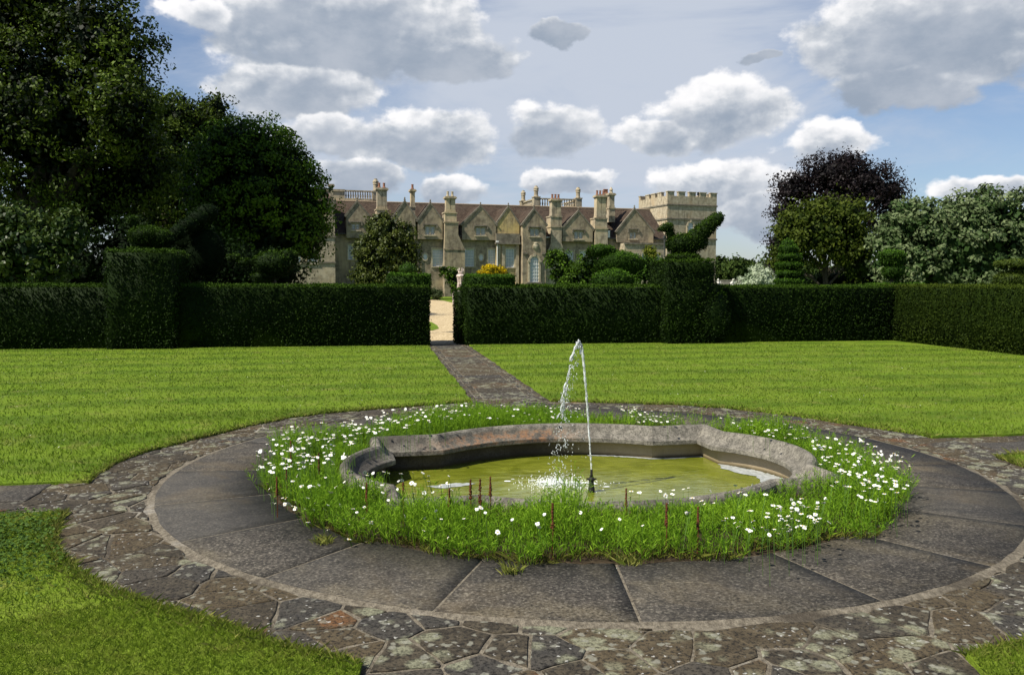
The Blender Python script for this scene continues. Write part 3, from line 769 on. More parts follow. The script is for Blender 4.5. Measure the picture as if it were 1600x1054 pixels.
M_maple = leaf_mat('maple', (.005, .016, .0015), (.10, .19, .010), .42, .35, .18)
M_laurel = leaf_mat('laurel', (.014, .034, .004), (.085, .125, .020), .3, .5, .12)
M_magn = leaf_mat('magnolia', (.018, .030, .004), (.105, .125, .020), .3, .55, .1)
M_beech = leaf_mat('purple_beech', (.006, .0045, .005), (.020, .013, .014), .4, .4, .1, (.04, .012, .012))
M_olive = leaf_mat('olive_green', (.020, .036, .003), (.085, .110, .012), .45, .3, .25)
M_white = leaf_mat('whitebeam', (.030, .060, .014), (.19, .23, .11), .5, .3, .15)
M_wood = leaf_mat('far_wood', (.022, .040, .008), (.055, .085, .016), .6, .2, .1)

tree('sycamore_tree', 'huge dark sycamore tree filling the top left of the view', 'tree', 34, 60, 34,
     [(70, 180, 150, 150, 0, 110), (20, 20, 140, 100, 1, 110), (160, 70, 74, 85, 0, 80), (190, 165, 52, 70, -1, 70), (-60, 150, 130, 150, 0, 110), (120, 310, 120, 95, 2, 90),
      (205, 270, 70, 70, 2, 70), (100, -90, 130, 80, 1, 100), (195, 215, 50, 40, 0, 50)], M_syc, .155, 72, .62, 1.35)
tree('horse_chestnut_tree', 'dark broad tree between the huge sycamore and the bright green maple', 'tree', 46, 262, 20,
     [(262, 260, 62, 110, 0, 60), (285, 190, 40, 45, 0, 45), (325, 190, 38, 38, 2, 40), (240, 360, 75, 80, 1, 60), (330, 330, 60, 110, 3, 60), (245, 175, 28, 35, 0, 30), (335, 170, 26, 24, 2, 28)], M_syc, .17, 62, .6, 1.25)
tree('maple_tree', 'broad domed green maple tree overlapping the left end of the manor', 'tree', 40, 405, 22,
     [(405, 300, 90, 100, 0, 80), (385, 235, 70, 52, 0, 60), (445, 270, 50, 55, 0, 50), (472, 320, 50, 62, 0, 50), (340, 300, 60, 80, 0, 60), (430, 375, 72, 55, 0, 60), (350, 235, 40, 40, 0, 40), (480, 365, 34, 40, -.5, 35), (360, 400, 60, 40, 1, 50)], M_maple, .15, 62, .5, 1.9)
tree('laurel_bush', 'glossy leaved laurel bush catching the light at the left edge behind the hedge', 'bush', 27, 50, 8,
     [(45, 395, 80, 60, 0, 50), (110, 365, 32, 38, 0, 30), (20, 350, 60, 35, .5, 40), (-30, 400, 70, 60, 0, 50)], M_laurel, .14, 34, .3, 4.2)
tree('yew_tree', 'dense shadowy yew tree standing low behind the left hedge', 'tree', 31, 300, 10,
     [(300, 410, 90, 52, 0, 40), (200, 400, 80, 60, 1, 40), (130, 420, 60, 50, 2, 40), (380, 425, 60, 40, 1, 40), (440, 425, 46, 38, 2, 30)], M_yew_dark, .13, 30, .4, 3.0)
tree('magnolia_tree', 'glossy evergreen magnolia tree growing against the manor wall', 'tree', 78, 605, 8,
     [(605, 400, 48, 45, 0, 34), (600, 360, 30, 26, 0, 24), (625, 372, 26, 26, 0, 22), (580, 395, 26, 30, 0, 22), (575, 430, 28, 24, 0, 22), (632, 400, 24, 36, 0, 20), (592, 345, 15, 12, 0, 12)], M_magn, .26, 40, .55, 1.6, aspect=.5)
tree('copper_beech_tree', 'tall dark purple copper beech tree at the right behind the green trees', 'tree', 62, 1310, 16,
     [(1310, 330, 75, 62, 0, 60), (1300, 275, 55, 34, 0, 45), (1350, 285, 48, 34, 0, 45), (1245, 295, 36, 26, 0, 34), (1385, 305, 32, 26, 0, 30), (1235, 345, 32, 50, 0, 30), (1215, 385, 18, 30, 0, 20), (1222, 425, 20, 30, 0, 20), (1400, 345, 30, 40, 0, 30), (1320, 255, 32, 16, 0, 24)], M_beech, .19, 46, .65, 1.3, twig=.4)
tree('hornbeam_tree', 'rounded olive green tree with a forked trunk in front of the copper beech', 'tree', 47, 1290, 9,
     [(1285, 365, 70, 48, 0, 50), (1310, 340, 50, 32, 0, 40), (1240, 375, 36, 46, 0, 36), (1340, 385, 34, 46, 0, 36), (1255, 345, 34, 24, 0, 30), (1290, 330, 30, 20, 0, 26), (1338, 415, 30, 26, 0, 26), (1225, 415, 22, 22, 0, 22)], M_olive, .19, 36, .5, 1.7, twig=.7)
tree('whitebeam_tree', 'wide silvery green whitebeam bush at the right edge behind the hedge', 'tree', 36, 1500, 9,
     [(1500, 385, 110, 70, 0, 70), (1440, 355, 62, 50, 0, 50), (1530, 340, 70, 46, 0, 50), (1600, 365, 80, 66, 0, 60), (1395, 395, 36, 48, 0, 40), (1440, 415, 60, 36, -.5, 40), (1540, 420, 70, 40, -.5, 50), (1655, 400, 70, 60, 0, 60)], M_white, .17, 44, .36, 2.6, align=.62)
# low planting under the right-hand trees, and the bushes in front of the house
tree('laurel_bush', 'dark low bush in the shade under the right-hand trees', 'bush', 50, 1330, 4,
     [(1310, 436, 70, 14, 0, 30), (1370, 432, 40, 18, 0, 30)], M_yew_dark, .16, 26, .35, 2.2, limbs=False)
tree('silver_willow_bush', 'pale silvery rounded bush beside the tiered cone', 'bush', 36, 1184, 4,
     [(1184, 444, 29, 29, 0, 28)], leaf_mat('silver_leaf', (.26, .32, .20), (.55, .60, .44), .6, .2, .1), .12, 40, .2, 11, limbs=False, align=.6, aspect=.28, twig=.1)
tree('broom_bush', 'rounded bush covered in bright yellow flowers above the right gap block', 'bush', 30, 769, 3,
     [(769, 424, 21, 10, 0, 16), (769, 440, 18, 14, 0, 14)], leaf_mat('yellow_flower', (.10, .11, .01), (.80, .56, .01), .6, .1, .2, (.7, .5, .02)), .05, 40, .1, 46, limbs=False, fill=.1)
tree('climbing_wall_shrub', 'tall square-cut leafy shrub trained against the wall right of the porch bay', 'bush', 74, 876, 3,
     [(876, 418, 20, 28, 0, 12), (870, 405, 14, 14, 0, 10), (892, 430, 20, 22, 0, 12)], M_maple, .22, 34, .4, 3.4, limbs=False)
tree('garden_bush', 'leafy green bush left of the large rounded topiary before the manor', 'bush', 50, 922, 3,
     [(922, 412, 18, 26, 0, 14), (905, 432, 26, 16, 0, 16), (925, 395, 10, 10, 0, 9)], M_maple, .17, 34, .32, 4, limbs=False)
tree('golden_shrub', 'small yellow-green shrub standing above the hedges before the low wing', 'bush', 55, 1016, 3,
     [(1016, 396, 12, 10, 0, 10), (1016, 408, 8, 10, 0, 8)], leaf_mat('golden', (.05, .075, .01), (.19, .20, .02), .5, .2, .2), .14, 34, .22, 8, limbs=False)
tree('garden_hedge', 'loose leafy hedge in shade between the rounded topiary and the bird pier', 'hedge', 40, 1015, 3,
     [(1005, 425, 30, 22, 0, 14), (1032, 428, 20, 24, 0, 14), (1015, 415, 24, 12, 0, 12)], M_yew_far, .13, 36, .3, 5, limbs=False)
tree('climbing_rose', 'leafy climber with a few pale blooms on the chimney breast behind the urn', 'climbing plant', 79, 706, 2,
     [(706, 430, 12, 12, 0, 5), (712, 445, 10, 16, 0, 5), (695, 423, 9, 7, 0, 4)], M_maple, .2, 26, .35, 4, limbs=False)
tree('lavender_bush', 'low rounded green bush at the foot of the manor wall seen through the gap', 'bush', 74, 682, 2,
     [(682, 459, 11, 8, 0, 8)], leaf_mat('grey_green', (.03, .045, .015), (.07, .10, .035)), .12, 26, .2, 14, limbs=False)
# far wood on the horizon, one mass
bl = []
for i in range(16):
    x = 1085 + i * 11 + random.uniform(-4, 4); bl.append((np.array(P(x, 428 + random.uniform(-4, 3), 230 + random.uniform(-15, 20))), (3.2, 3, random.uniform(2.6, 4.4))))
for i in range(26):
    x = 1080 + i * 22; bl.append((np.array(P(x, 436, 260 + random.uniform(-10, 20))), (5, 4, random.uniform(3.0, 4.6))))
for x in range(-60, 1090, 26): bl.append((np.array(P(x, 436, 300)), (5, 4, 3.5)))
o = crown('far_wood', bl, M_wood, None, .9, 20, 1.3, .3); tag(o, kind='stuff')

# ------------------------------------------------------------------ grass, flower-bed growth and daisies
def in_poly(pts, poly):
    x, y = pts[:, 0], pts[:, 1]; ins = np.zeros(len(pts), bool); j = len(poly) - 1
    for i in range(len(poly)):
        xi, yi = poly[i]; xj, yj = poly[j]
        if yi != yj:
            c = ((yi > y) != (yj > y)) & (x < (xj - xi) * (y - yi) / (yj - yi) + xi); ins ^= c
        j = i
    return ins
camg = GI @ Vector((0, 0, CAMZ)); camg = np.array([camg.x, camg.y])
fwd = GI.to_3x3() @ Vector((0, 1, 0)); fwd = np.array([fwd.x, fwd.y]); side = np.array([fwd[1], -fwd[0]])
def blades(xy, z, h, wd, lean=.5, g=rng):
    n = len(xy); a = g.uniform(0, 2 * math.pi, n); le = np.abs(g.normal(0, lean, n)); h = h * g.uniform(.6, 1.3, n)
    b = np.column_stack([xy, np.full(n, z)]); d = np.column_stack([np.cos(a), np.sin(a), np.zeros(n)])
    t2 = g.uniform(0, 2 * math.pi, n); s_ = np.column_stack([np.cos(t2), np.sin(t2), np.zeros(n)]) * (wd * .5)[:, None]
    up = np.array([0, 0, 1.0]); m = b + up * (h * .55)[:, None] + d * (h * le * .3)[:, None]; tp = b + up * h[:, None] + d * (h * le)[:, None]
    V = np.empty((n, 4, 3)); V[:, 0] = b - s_; V[:, 1] = b + s_; V[:, 2] = m + s_ * .7; V[:, 3] = tp
    return V.reshape(-1, 3), np.arange(n * 4).reshape(n, 4)
sets = []
for d0, d1, dens, h, wd in ((2.0, 4.6, 17000, .026, .0028), (4.6, 7, 4600, .028, .0045), (7, 11, 1100, .034, .009), (11, 16, 480, .03, .013), (16, 24, 260, .028, .018)):
    an = .95 if d1 <= 11 else .66
    n = int(dens * (d1 - d0) * (d0 + d1) * an)
    d_ = rng.uniform(d0 * d0, d1 * d1, n) ** .5; a_ = rng.uniform(-an, an, n)
    xy = camg + fwd * (d_ * np.cos(a_))[:, None] + side * (d_ * np.sin(a_))[:, None]
    k = np.zeros(len(xy), bool)
    for pl in (lawnNE, lawnNW, lawnSW, lawnSE): k |= in_poly(xy, pl)
    xy = xy[k & (xy[:, 1] < 14.3) & (xy[:, 0] < 12.65)]
    V, Q = blades(xy, LZ - .004, np.full(len(xy), h), np.full(len(xy), wd), .6)
    patch = lumpy(np.column_stack([xy, np.zeros(len(xy))]), 1.6); sets.append((V, Q, np.clip(rng.random(len(Q)) * .8 + .15 * patch, 0, 1)))
o = pack(sets, 'grass', M_blade); o.matrix_world = GM; tag(o, kind='stuff')
# longer shaggy fringe where turf meets paving, with dry straws
pe_ = []
for L, dn in ((NE, 700), (NW, 800), (SW, 2600), (SE, 2600)):
    for i in range(len(L) - 1):
        a, b = np.array(L[i]), np.array(L[i + 1]); l = np.linalg.norm(b - a)
        if l > 1: continue
        n = int(l * dn); t = rng.random((n, 1)); nn = unit((a + b)[None, :] / 2); pe_.append(a + (b - a) * t + nn * (rng.exponential(.05, (n, 1)) - .015))
xy = np.concatenate(pe_); n = len(xy); dist_ = np.linalg.norm(xy - camg, axis=1)
V, Q = blades(xy, .0, rng.uniform(.02, .05, n), .0011 * dist_ ** .8, .8)
M_fringe = leaf_mat('turf_fringe', (.07, .12, .008), (.27, .26, .07), .6, .2, .25)
o = npmesh('turf_edge_grass', V, Q, M_fringe, var=np.clip(rng.random(n) ** 1.5, 0, 1)); o.matrix_world = GM; tag(o, kind='stuff')
# clover and weeds in the near left corner
n = 9000; xy = np.column_stack([rng.normal(-4.35, .35, n), rng.normal(-1.9, .5, n)]); xy = xy[in_poly(xy, lawnSW)]
V, Q = leaves(np.column_stack([xy, rng.uniform(.03, .06, len(xy))]), np.tile([0, 0, 1.], (len(xy), 1)), .022, .9, .7)
o = npmesh('clover', V, Q, leaf_mat('clover_leaf', (.035, .075, .012), (.085, .15, .02)), var=rng.random(len(Q))); o.matrix_world = GM; tag(o, kind='stuff')

# tiny lawn daisies and pale clippings
n = 900; d_ = rng.uniform(6.5, 21, n); a_ = rng.uniform(-.6, .6, n); xy = camg + fwd * (d_ * np.cos(a_))[:, None] + side * (d_ * np.sin(a_))[:, None]
k = in_poly(xy, lawnNE) | in_poly(xy, lawnNW); k &= (xy[:, 1] < 14) & (xy[:, 0] < 12.3) & (lumpy(np.column_stack([xy, xy[:, :1]]), .9, 3) > -.1); xy = xy[k]; n = len(xy)
V, Q = leaves(np.column_stack([xy, np.full(n, LZ + .03)]), np.tile([0, 0, 1.], (n, 1)), .017, .9, .8)
o = npmesh('lawn_daisies', V, Q, leaf_mat('lawn_daisy', (.35, .38, .15), (.8, .8, .7)), var=rng.random(n)); o.matrix_world = GM; tag(o, kind='stuff')

# ---- feathery growth round the basin
M_meadow = leaf_mat('mayweed', (.070, .165, .008), (.29, .47, .030), .5, .25, .35, (.2, .36, .02))
def bed_height(th, r):
    # degrees: 90 = far side, -90 = towards the camera
    h = np.full_like(th, .25)
    h = np.where((th > 35) & (th < 150), .22, h); h = np.where((th > -150) & (th < -20), .245, h)
    h = np.where((th > 60) & (th < 80), .12, h)
    h = np.where((th > -165) & (th < -90), .25, h)
    h = np.where((th > -102) & (th < -55) & (r > 2.2), .20, h)
    h = np.where((th > -102) & (th < -12) & (r < 2.3), .13, h)          # low where the front lip shows
    h = np.where(((th > 145) | (th < -150)) & (r < 2.4), .10, h)
    h = np.where((th > -150) & (th < -120) & (r < 2.3), .17, h)      # and beside the left lobe
    h = np.where((th > -12) & (th < 35) & (r < 2.35), .15, h)
    return h * (1 + .2 * np.sin(np.radians(th) * 7) + .14 * np.sin(np.radians(th) * 17 + 1))
outer_j = lambda th: 2.64 + .04 * np.sin(np.radians(th) * 29) + .05 * np.sin(np.radians(th) * 5) + .05 * np.sin(np.radians(th) * 13 + 2) - np.where((th > 38) & (th < 78), .25, 0)
BOo = offset(BO, -.04)
n = 30000; th = rng.uniform(-180, 180, n); r = np.sqrt(rng.uniform(1.3 ** 2, 2.75 ** 2, n))
xy = np.column_stack([r * np.cos(np.radians(th)), r * np.sin(np.radians(th))])
k = (~in_poly(xy, BOo)) & (r < outer_j(th) + rng.normal(0, .03, n)); xy, th, r = xy[k], th[k], r[k]
clumpn = lumpy(np.column_stack([xy, np.zeros(len(xy))]), 3.4, 2)
sparse = (th > 30) & (th < 75); k = (rng.random(len(xy)) < .80 + .5 * clumpn) & ~(sparse & (rng.random(len(xy)) < .55)); xy, th, r, clumpn = xy[k], th[k], r[k], clumpn[k]
n = len(xy); h = bed_height(th, r) * (1 + .45 * clumpn) * rng.uniform(.55, 1.15, n) * np.where(rng.random(n) < .05, 1.35, 1.0)
h = np.where(r > 2.5, h * .85, h)
a = rng.uniform(0, 2 * math.pi, n); ln_ = h * np.abs(rng.normal(0, .22, n)); base = np.column_stack([xy, np.zeros(n)])
outw = np.column_stack([np.cos(np.radians(th)), np.sin(np.radians(th)), np.zeros(n)])
tip = base + np.column_stack([np.cos(a) * ln_, np.sin(a) * ln_, h]) + outw * (np.clip((r - 2.35) / .3, 0, 1) * .10 * rng.random(n))[:, None]
s_ = unit(np.cross(np.tile([0, 0, 1.], (n, 1)), rng.normal(0, 1, (n, 3)))) * .0022
V = np.empty((n, 4, 3)); V[:, 0] = base - s_; V[:, 1] = base + s_; V[:, 2] = tip + s_ * .5; V[:, 3] = tip - s_ * .5
parts = [(V.reshape(-1, 3), np.arange(n * 4).reshape(n, 4), np.full(n, .35))]
m = 9; t = rng.uniform(.18, 1.02, (n, m)) ** .8
Cc = base[:, None] + (tip - base)[:, None] * t[..., None]
dr = unit(rng.normal(0, 1, (n, m, 3)) * [1, 1, .35] + [0, 0, 1.05])
L = (.055 * (1.15 - t * .5) * rng.uniform(.6, 1.4, (n, m)))[..., None]; sd = unit(np.cross(dr, rng.normal(0, 1, (n, m, 3)))) * .0026
V = np.empty((n, m, 4, 3)); V[:, :, 0] = Cc; V[:, :, 1] = Cc + dr * L * .5 + sd; V[:, :, 2] = Cc + dr * L; V[:, :, 3] = Cc + dr * L * .5 - sd
vv = np.clip(np.repeat(.45 + .3 * clumpn[:, None], m, 1) + rng.normal(0, .2, (n, m)), 0, 1)
parts.append((V.reshape(-1, 3), np.arange(n * m * 4).reshape(-1, 4), vv.ravel()))
o = pack(parts, 'flower_bed_growth', M_meadow); o.matrix_world = GM; tag(o, kind='stuff')
# darker dry undergrowth at the foot
n = 9000; th = rng.uniform(-180, 180, n); r = outer_j(th) - rng.exponential(.10, n); xy = np.column_stack([r * np.cos(np.radians(th)), r * np.sin(np.radians(th))])
k = ~in_poly(xy, BOo); xy = xy[k]; n = len(xy)
V, Q = blades(xy, .0, rng.uniform(.02, .06, n), np.full(n, .0028), 1.0)
o = npmesh('dry_undergrowth', V, Q, leaf_mat('dry_growth', (.05, .035, .012), (.15, .17, .03), .7, .1, .2), var=rng.random(n)); o.matrix_world = GM; tag(o, kind='stuff')

# ---- daisies
M_petal = finish(*(lambda N: (N, principled(N, (.82, .82, .78), .6, .2)))(material('petal')))
M_disc = plain('daisy_eye', (.62, .42, .02), .7, .2, .3, 300, .5)
M_stem = plain('daisy_stem', (.09, .17, .03), .6, .2)
def petal_mesh(seed):
    r_ = random.Random(seed); V = []; Q = []; n = 13; R_ = .019
    for k in range(n):
        a = 2 * math.pi * k / n + r_.uniform(-.1, .1); w_ = .0042; l = R_ * r_.uniform(.85, 1.1); dz = r_.uniform(-.004, .003)
        ca, sa = math.cos(a), math.sin(a); b = len(V)
        for (rad, ww, z) in ((.003, .4, 0), (l * .6, 1, .0015), (l, .55, dz)):
            V += [(rad * ca - sa * w_ * ww, rad * sa + ca * w_ * ww, z), (rad * ca + sa * w_ * ww, rad * sa - ca * w_ * ww, z)]
        Q += [(b, b + 1, b + 3, b + 2), (b + 2, b + 3, b + 5, b + 4)]
    me = bpy.data.meshes.new('petals'); me.from_pydata(V, [], Q); me.materials.append(M_petal); return me
petals = [petal_mesh(i) for i in range(4)]
mb = MB(); mb.lathe([(.0001, -.001), (.0055, .0), (.0050, .0028), (.0025, .0045), (.0002, .005)], n=8)
dm = bpy.data.meshes.new('flower_eye'); dm.from_pydata(mb.v, [], mb.f); dm.materials.append(M_disc)
mb = MB(); mb.tube([(.02, .01, -.26), (.012, .003, -.13), (.002, 0, -.03), (0, 0, 0)], .0014, 4)
sm_ = bpy.data.meshes.new('stem'); sm_.from_pydata(mb.v, [], mb.f); sm_.materials.append(M_stem)
def daisy(p, label, group, scale):
    e = bpy.data.objects.new('daisy', None); col.objects.link(e); e.empty_display_size = .02
    tilt = Matrix.Rotation(random.gauss(0, .5), 4, 'X') @ Matrix.Rotation(random.gauss(0, .5), 4, 'Y')
    e.matrix_world = Matrix.Translation(p) @ Matrix.Rotation(math.atan2(GO.y - p.y, GO.x - p.x) + random.gauss(0, .5), 4, 'Z') @ Matrix.Scale(scale, 4)
    for me, nm in ((random.choice(petals), 'petals'), (dm, 'flower_eye'), (sm_, 'stem')):
        c = bpy.data.objects.new(nm, me); col.objects.link(c); c.parent = e
        if nm != 'stem': c.matrix_local = tilt
        else: c.scale = (2.2, 1, (p.z + .01) / scale / .26)
    return tag(e, label, 'daisy', group)
# (label, group, count, z range, polygon of frame columns/rows where the heads show)
patches = [
 ('white daisy in the thick drift on the left end of the flower bed', 'daisies on the left end of the bed', 62, (.26, .34), [(395, 700), (450, 672), (560, 690), (545, 720), (470, 735), (400, 745)]),
 ('white daisy scattered over the front left of the flower bed', 'daisies at the front left of the bed', 46, (.20, .30), [(410, 745), (540, 740), (600, 830), (560, 850), (480, 825), (425, 790)]),
 ('white daisy bunched against the near left lip of the basin', 'daisies by the left lip of the basin', 34, (.22, .28), [(545, 735), (700, 738), (715, 765), (610, 775), (550, 760)]),
 ('white daisy scattered low in front of the basin', 'daisies in front of the basin', 22, (.24, .32), [(600, 780), (850, 800), (1080, 800), (1080, 830), (800, 845), (620, 840)]),
 ('white daisy showing against the murky water at the front of the basin', 'daisies against the water', 22, (.24, .32), [(960, 765), (1220, 755), (1200, 780), (1000, 795)]),
 ('white daisy in the cluster on the near right of the flower bed', 'daisies at the near right of the bed', 40, (.20, .30), [(1100, 790), (1290, 775), (1300, 815), (1190, 840), (1120, 820)]),
 ('white daisy in the dense drift on the right end of the flower bed', 'daisies on the right end of the bed', 74, (.22, .32), [(1255, 680), (1330, 680), (1425, 712), (1425, 760), (1370, 795), (1300, 760), (1280, 720)]),
]
nd = 0
for label, grp, cnt, (z0, z1), pg in patches:
    xs = [p[0] for p in pg]; ys = [p[1] for p in pg]; k = 0
    while k < cnt:
        x, y = random.uniform(min(xs), max(xs)), random.uniform(min(ys), max(ys))
        if not in_poly(np.array([[x, y]]), pg)[0]: continue
        z = random.uniform(z0, z1); p = pz(x, y, z); gp = GI @ p; rr = math.hypot(gp.x, gp.y)
        while rr > 2.62 and gp.y < 0 and z > .07: z -= .02; p = pz(x, y, z); gp = GI @ p; rr = math.hypot(gp.x, gp.y)
        if in_poly(np.array([[gp.x, gp.y]]), BO)[0]:
            z = .14; p = pz(x, y, z); gp = GI @ p; rr = math.hypot(gp.x, gp.y)
            if rr > 2.9: continue
        daisy(p, label, grp, random.uniform(.5, .9)); k += 1; nd += 1
# smaller ones behind the basin, many lying over the paving: too many to count
V = []; Q = []
back = [(150, (.20, .30), [(540, 660), (600, 640), (740, 628), (750, 645), (640, 668), (560, 680)]), (40, (.12, .22), [(740, 630), (920, 625), (930, 655), (760, 660)]),
        (60, (.1, .2), [(960, 630), (1060, 645), (1060, 662), (1000, 662)]), (50, (.12, .22), [(1110, 650), (1260, 665), (1290, 690), (1180, 680)]), (90, (.24, .32), [(1250, 685), (1330, 680), (1425, 712), (1425, 755), (1370, 790), (1300, 750)]), (80, (.25, .34), [(395, 700), (450, 672), (560, 690), (545, 720), (470, 735), (400, 745)]), (36, (.2, .3), [(1100, 790), (1290, 775), (1300, 815), (1190, 840), (1120, 820)]),
        (60, (.2, .3), [(440, 665), (560, 655), (560, 690), (450, 690)])]
mi_ = []
for cnt, (z0, z1), pg in back:
    xs = [p[0] for p in pg]; ys = [p[1] for p in pg]; k = 0
    while k < cnt:
        x, y = random.uniform(min(xs), max(xs)), random.uniform(min(ys), max(ys))
        if not in_poly(np.array([[x, y]]), pg)[0]: continue
        k += 1; p = GI @ pz(x, y, random.uniform(z0, z1)); rr = math.hypot(p.x, p.y)
        if rr > 3.3: p = GI @ pz(x, y, .05)
        M_ = Matrix.Translation(p) @ Matrix.Rotation(random.gauss(0, .3), 4, 'X') @ Matrix.Rotation(random.uniform(0, 6), 4, 'Z') @ Matrix.Scale(random.uniform(.6, .95), 4)
        me = random.choice(petals); b = len(V); V += [tuple(M_ @ v.co) for v in me.vertices]; Q += [tuple(i + b for i in q.vertices) for q in me.polygons]; mi_ += [0] * len(me.polygons)
        b = len(V); V += [tuple(M_ @ v.co) for v in dm.vertices if True]; qs = [tuple(i + b for i in q.vertices) for q in dm.polygons if len(q.vertices) == 4]; Q += qs; mi_ += [1] * len(qs)
        q0 = M_ @ Vector((0, 0, 0)); b = len(V); V += [(q0.x - .0015, q0.y, q0.z), (q0.x + .0015, q0.y, q0.z), (q0.x + .012, q0.y, 0), (q0.x + .009, q0.y, 0)]; Q.append((b, b + 1, b + 2, b + 3)); mi_.append(2)
o = npmesh('distant_daisies', V, Q, [M_petal, M_disc, M_stem], mi=mi_); o.matrix_world = GM; tag(o, kind='stuff')

# ---- rusty seed spikes
M_seed = plain('seed_spike', (.11, .040, .018), .8, .1, .4, 60, .5)
spikes = [(455, 735, 40, .9), (498, 745, 26, .7), (448, 762, 20, .6), (433, 782, 22, .6), (630, 795, 26, .8), (702, 800, 20, .7), (735, 790, 28, .8), (750, 800, 42, 1), (766, 785, 26, .8), (863, 842, 44, 1), (1041, 835, 34, .8), (978, 800, 20, .5), (1090, 838, 30, .6), (573, 792, 22, .6)]
names = ['leftmost tall', 'slender', 'short', 'short leaning', 'pale', 'small', 'thin', 'tall dark', 'branched', 'upright dark red', 'twiggy', 'faint', 'broken', 'ragged']
where = ['in the left daisy drift', 'right of the leftmost tall spike', 'below the leftmost tall spike', 'near the left rim of the bed', 'in front of the basin lip at the left', 'left of the group of three spikes', 'first of the three spikes before the water', 'middle of the three spikes before the water', 'last of the three spikes before the water', 'alone in the middle front of the bed', 'right of the fountain nozzle in the front bed', 'below the fountain nozzle', 'in the front right of the bed', 'in the left front of the bed']
for i, (x, y, hp, fat) in enumerate(spikes):
    p = pz(x, y, .12); k = p.y / F; hh = hp * k * .7 + .1; mb = MB(); mb.tube([(0, 0, -.12), (.004, 0, hh * .4), (.0, .004, hh)], [.004, .003, .0015], 5)
    rs = random.Random(i)
    for j in range(80):
        t = rs.random(); zz = hh * (.25 + .75 * t); rad = .014 * fat * (1.1 - t * .8); a = rs.uniform(0, 6.3); cx_, cy_ = rad * math.cos(a) * rs.random(), rad * math.sin(a)
        mb.lathe([(.0005, -.006), (.005, -.001), (.004, .004), (.0003, .007)], (cx_, cy_, zz), 5)
    o = mb.build('seed_spike', M_seed); o.location = p
    tag(o, names[i] + ' rusty brown seed spike ' + where[i], 'seed head')

# little weed tufts in the joints of the paving
for i, (x, y) in enumerate([(1591, 712), (505, 848), (985, 880), (1345, 828), (800, 895)]):
    p = pz(x, y, 0); m = 160; xy = rng.normal(0, .03 if i else .05, (m, 2)); xy = np.clip(xy, -.06, .06); V, Q = blades(xy, 0, rng.uniform(.02, .06, m), np.full(m, .003), .9)
    o = npmesh('weed_tuft', V, Q, M_fringe, var=rng.random(m)); o.location = p
    tag(o, ['grass tuft in the paving at the far right edge of the view', 'small weed tuft on the slab before the left daisies', 'small weed tuft where the front bed meets the slabs', 'flattened grass tuft on the slabs at the near right of the bed', 'low weed tuft spilling onto the front slab'][i], 'weed')

# ------------------------------------------------------------------ nozzle and jet
NZ = GI @ pz(924, 768, -.22)
noz = empty('fountain_nozzle', label='small dark iron fountain nozzle standing in the middle of the basin', cat='nozzle'); noz.location = pz(924, 768, -.22)
M_iron = plain('iron', (.016, .015, .013), .6, .3, .4, 40, .4)
mb = MB(); mb.lathe([(.030, -.15), (.030, .03), (.024, .045), (.026, .07), (.020, .08), (.022, .105)], n=12); mb.build('pipe_body', M_iron, noz, True)
mb = MB(); mb.lathe([(.022, .10), (.032, .108), (.032, .122), (.018, .132), (.018, .14)], n=8)
for s in (-1, 1): mb.tube([(0, 0, .115), (s * .045, 0, .118)], .008, 6)
mb.build('valve_collar', M_iron, noz)
mb = MB(); mb.lathe([(.015, .135), (.011, .16), (.010, .20), (.008, .205)], n=10); mb.build('jet_tip', M_iron, noz, True)
N = material('jet_water')
g_ = N.new('ShaderNodeBsdfGlass'); g_.inputs['Roughness'].default_value = .12; g_.inputs['IOR'].default_value = 1.25
p_ = principled(N, (.80, .84, .84), .25, .6); mx = N.new('ShaderNodeMixShader'); N.put(mx.inputs[0], N.ramp(N.noise(N.obj(), 30, 3), .35, .65, .2, .8)); N.l.new(g_.outputs[0], mx.inputs[1]); N.l.new(p_, mx.inputs[2])
M_jet = finish(N, mx.outputs[0])
jet = empty('water_jet', label='thin white jet of water arching up from the nozzle and falling back to the left', cat='water jet')
JY = noz.location.y
path = [(924.5, 738), (922, 700), (919, 655), (916.5, 620), (914, 590), (911.5, 560), (908.5, 540), (904, 532)]
pts = []
for i in range(len(path) - 1):
    for k in range(9): t = k / 9; pts.append(P(path[i][0] + (path[i + 1][0] - path[i][0]) * t, path[i][1] + (path[i + 1][1] - path[i][1]) * t, JY))
rj = random.Random(9)
rad = [(.0070 + .006 * i / len(pts)) * rj.uniform(.8, 1.25) for i in range(len(pts))]
pts = [p + Vector((rj.uniform(-.002, .002), rj.uniform(-.003, .003), 0)) for p in pts]
mb = MB(); mb.tube(pts, rad, 8); mb.build('rising_column', M_jet, jet, True)
mb = MB()
def blob(p, r, e=1.0):
    mb.lathe([(r * .1, -r * e), (r * .7, -r * e * .6), (r, 0), (r * .65, r * e * .6), (r * .08, r * e)], tuple(p), 6)
for j in range(22):                      # the crest
    blob(P(904 + rj.gauss(0, 3.5), 534 + abs(rj.gauss(0, 6)), JY + rj.gauss(0, .015)), rj.uniform(.003, .012), rj.uniform(1, 2.5))
fall = [(903, 534), (893, 560), (887, 590), (881, 620), (875, 650), (870, 675)]
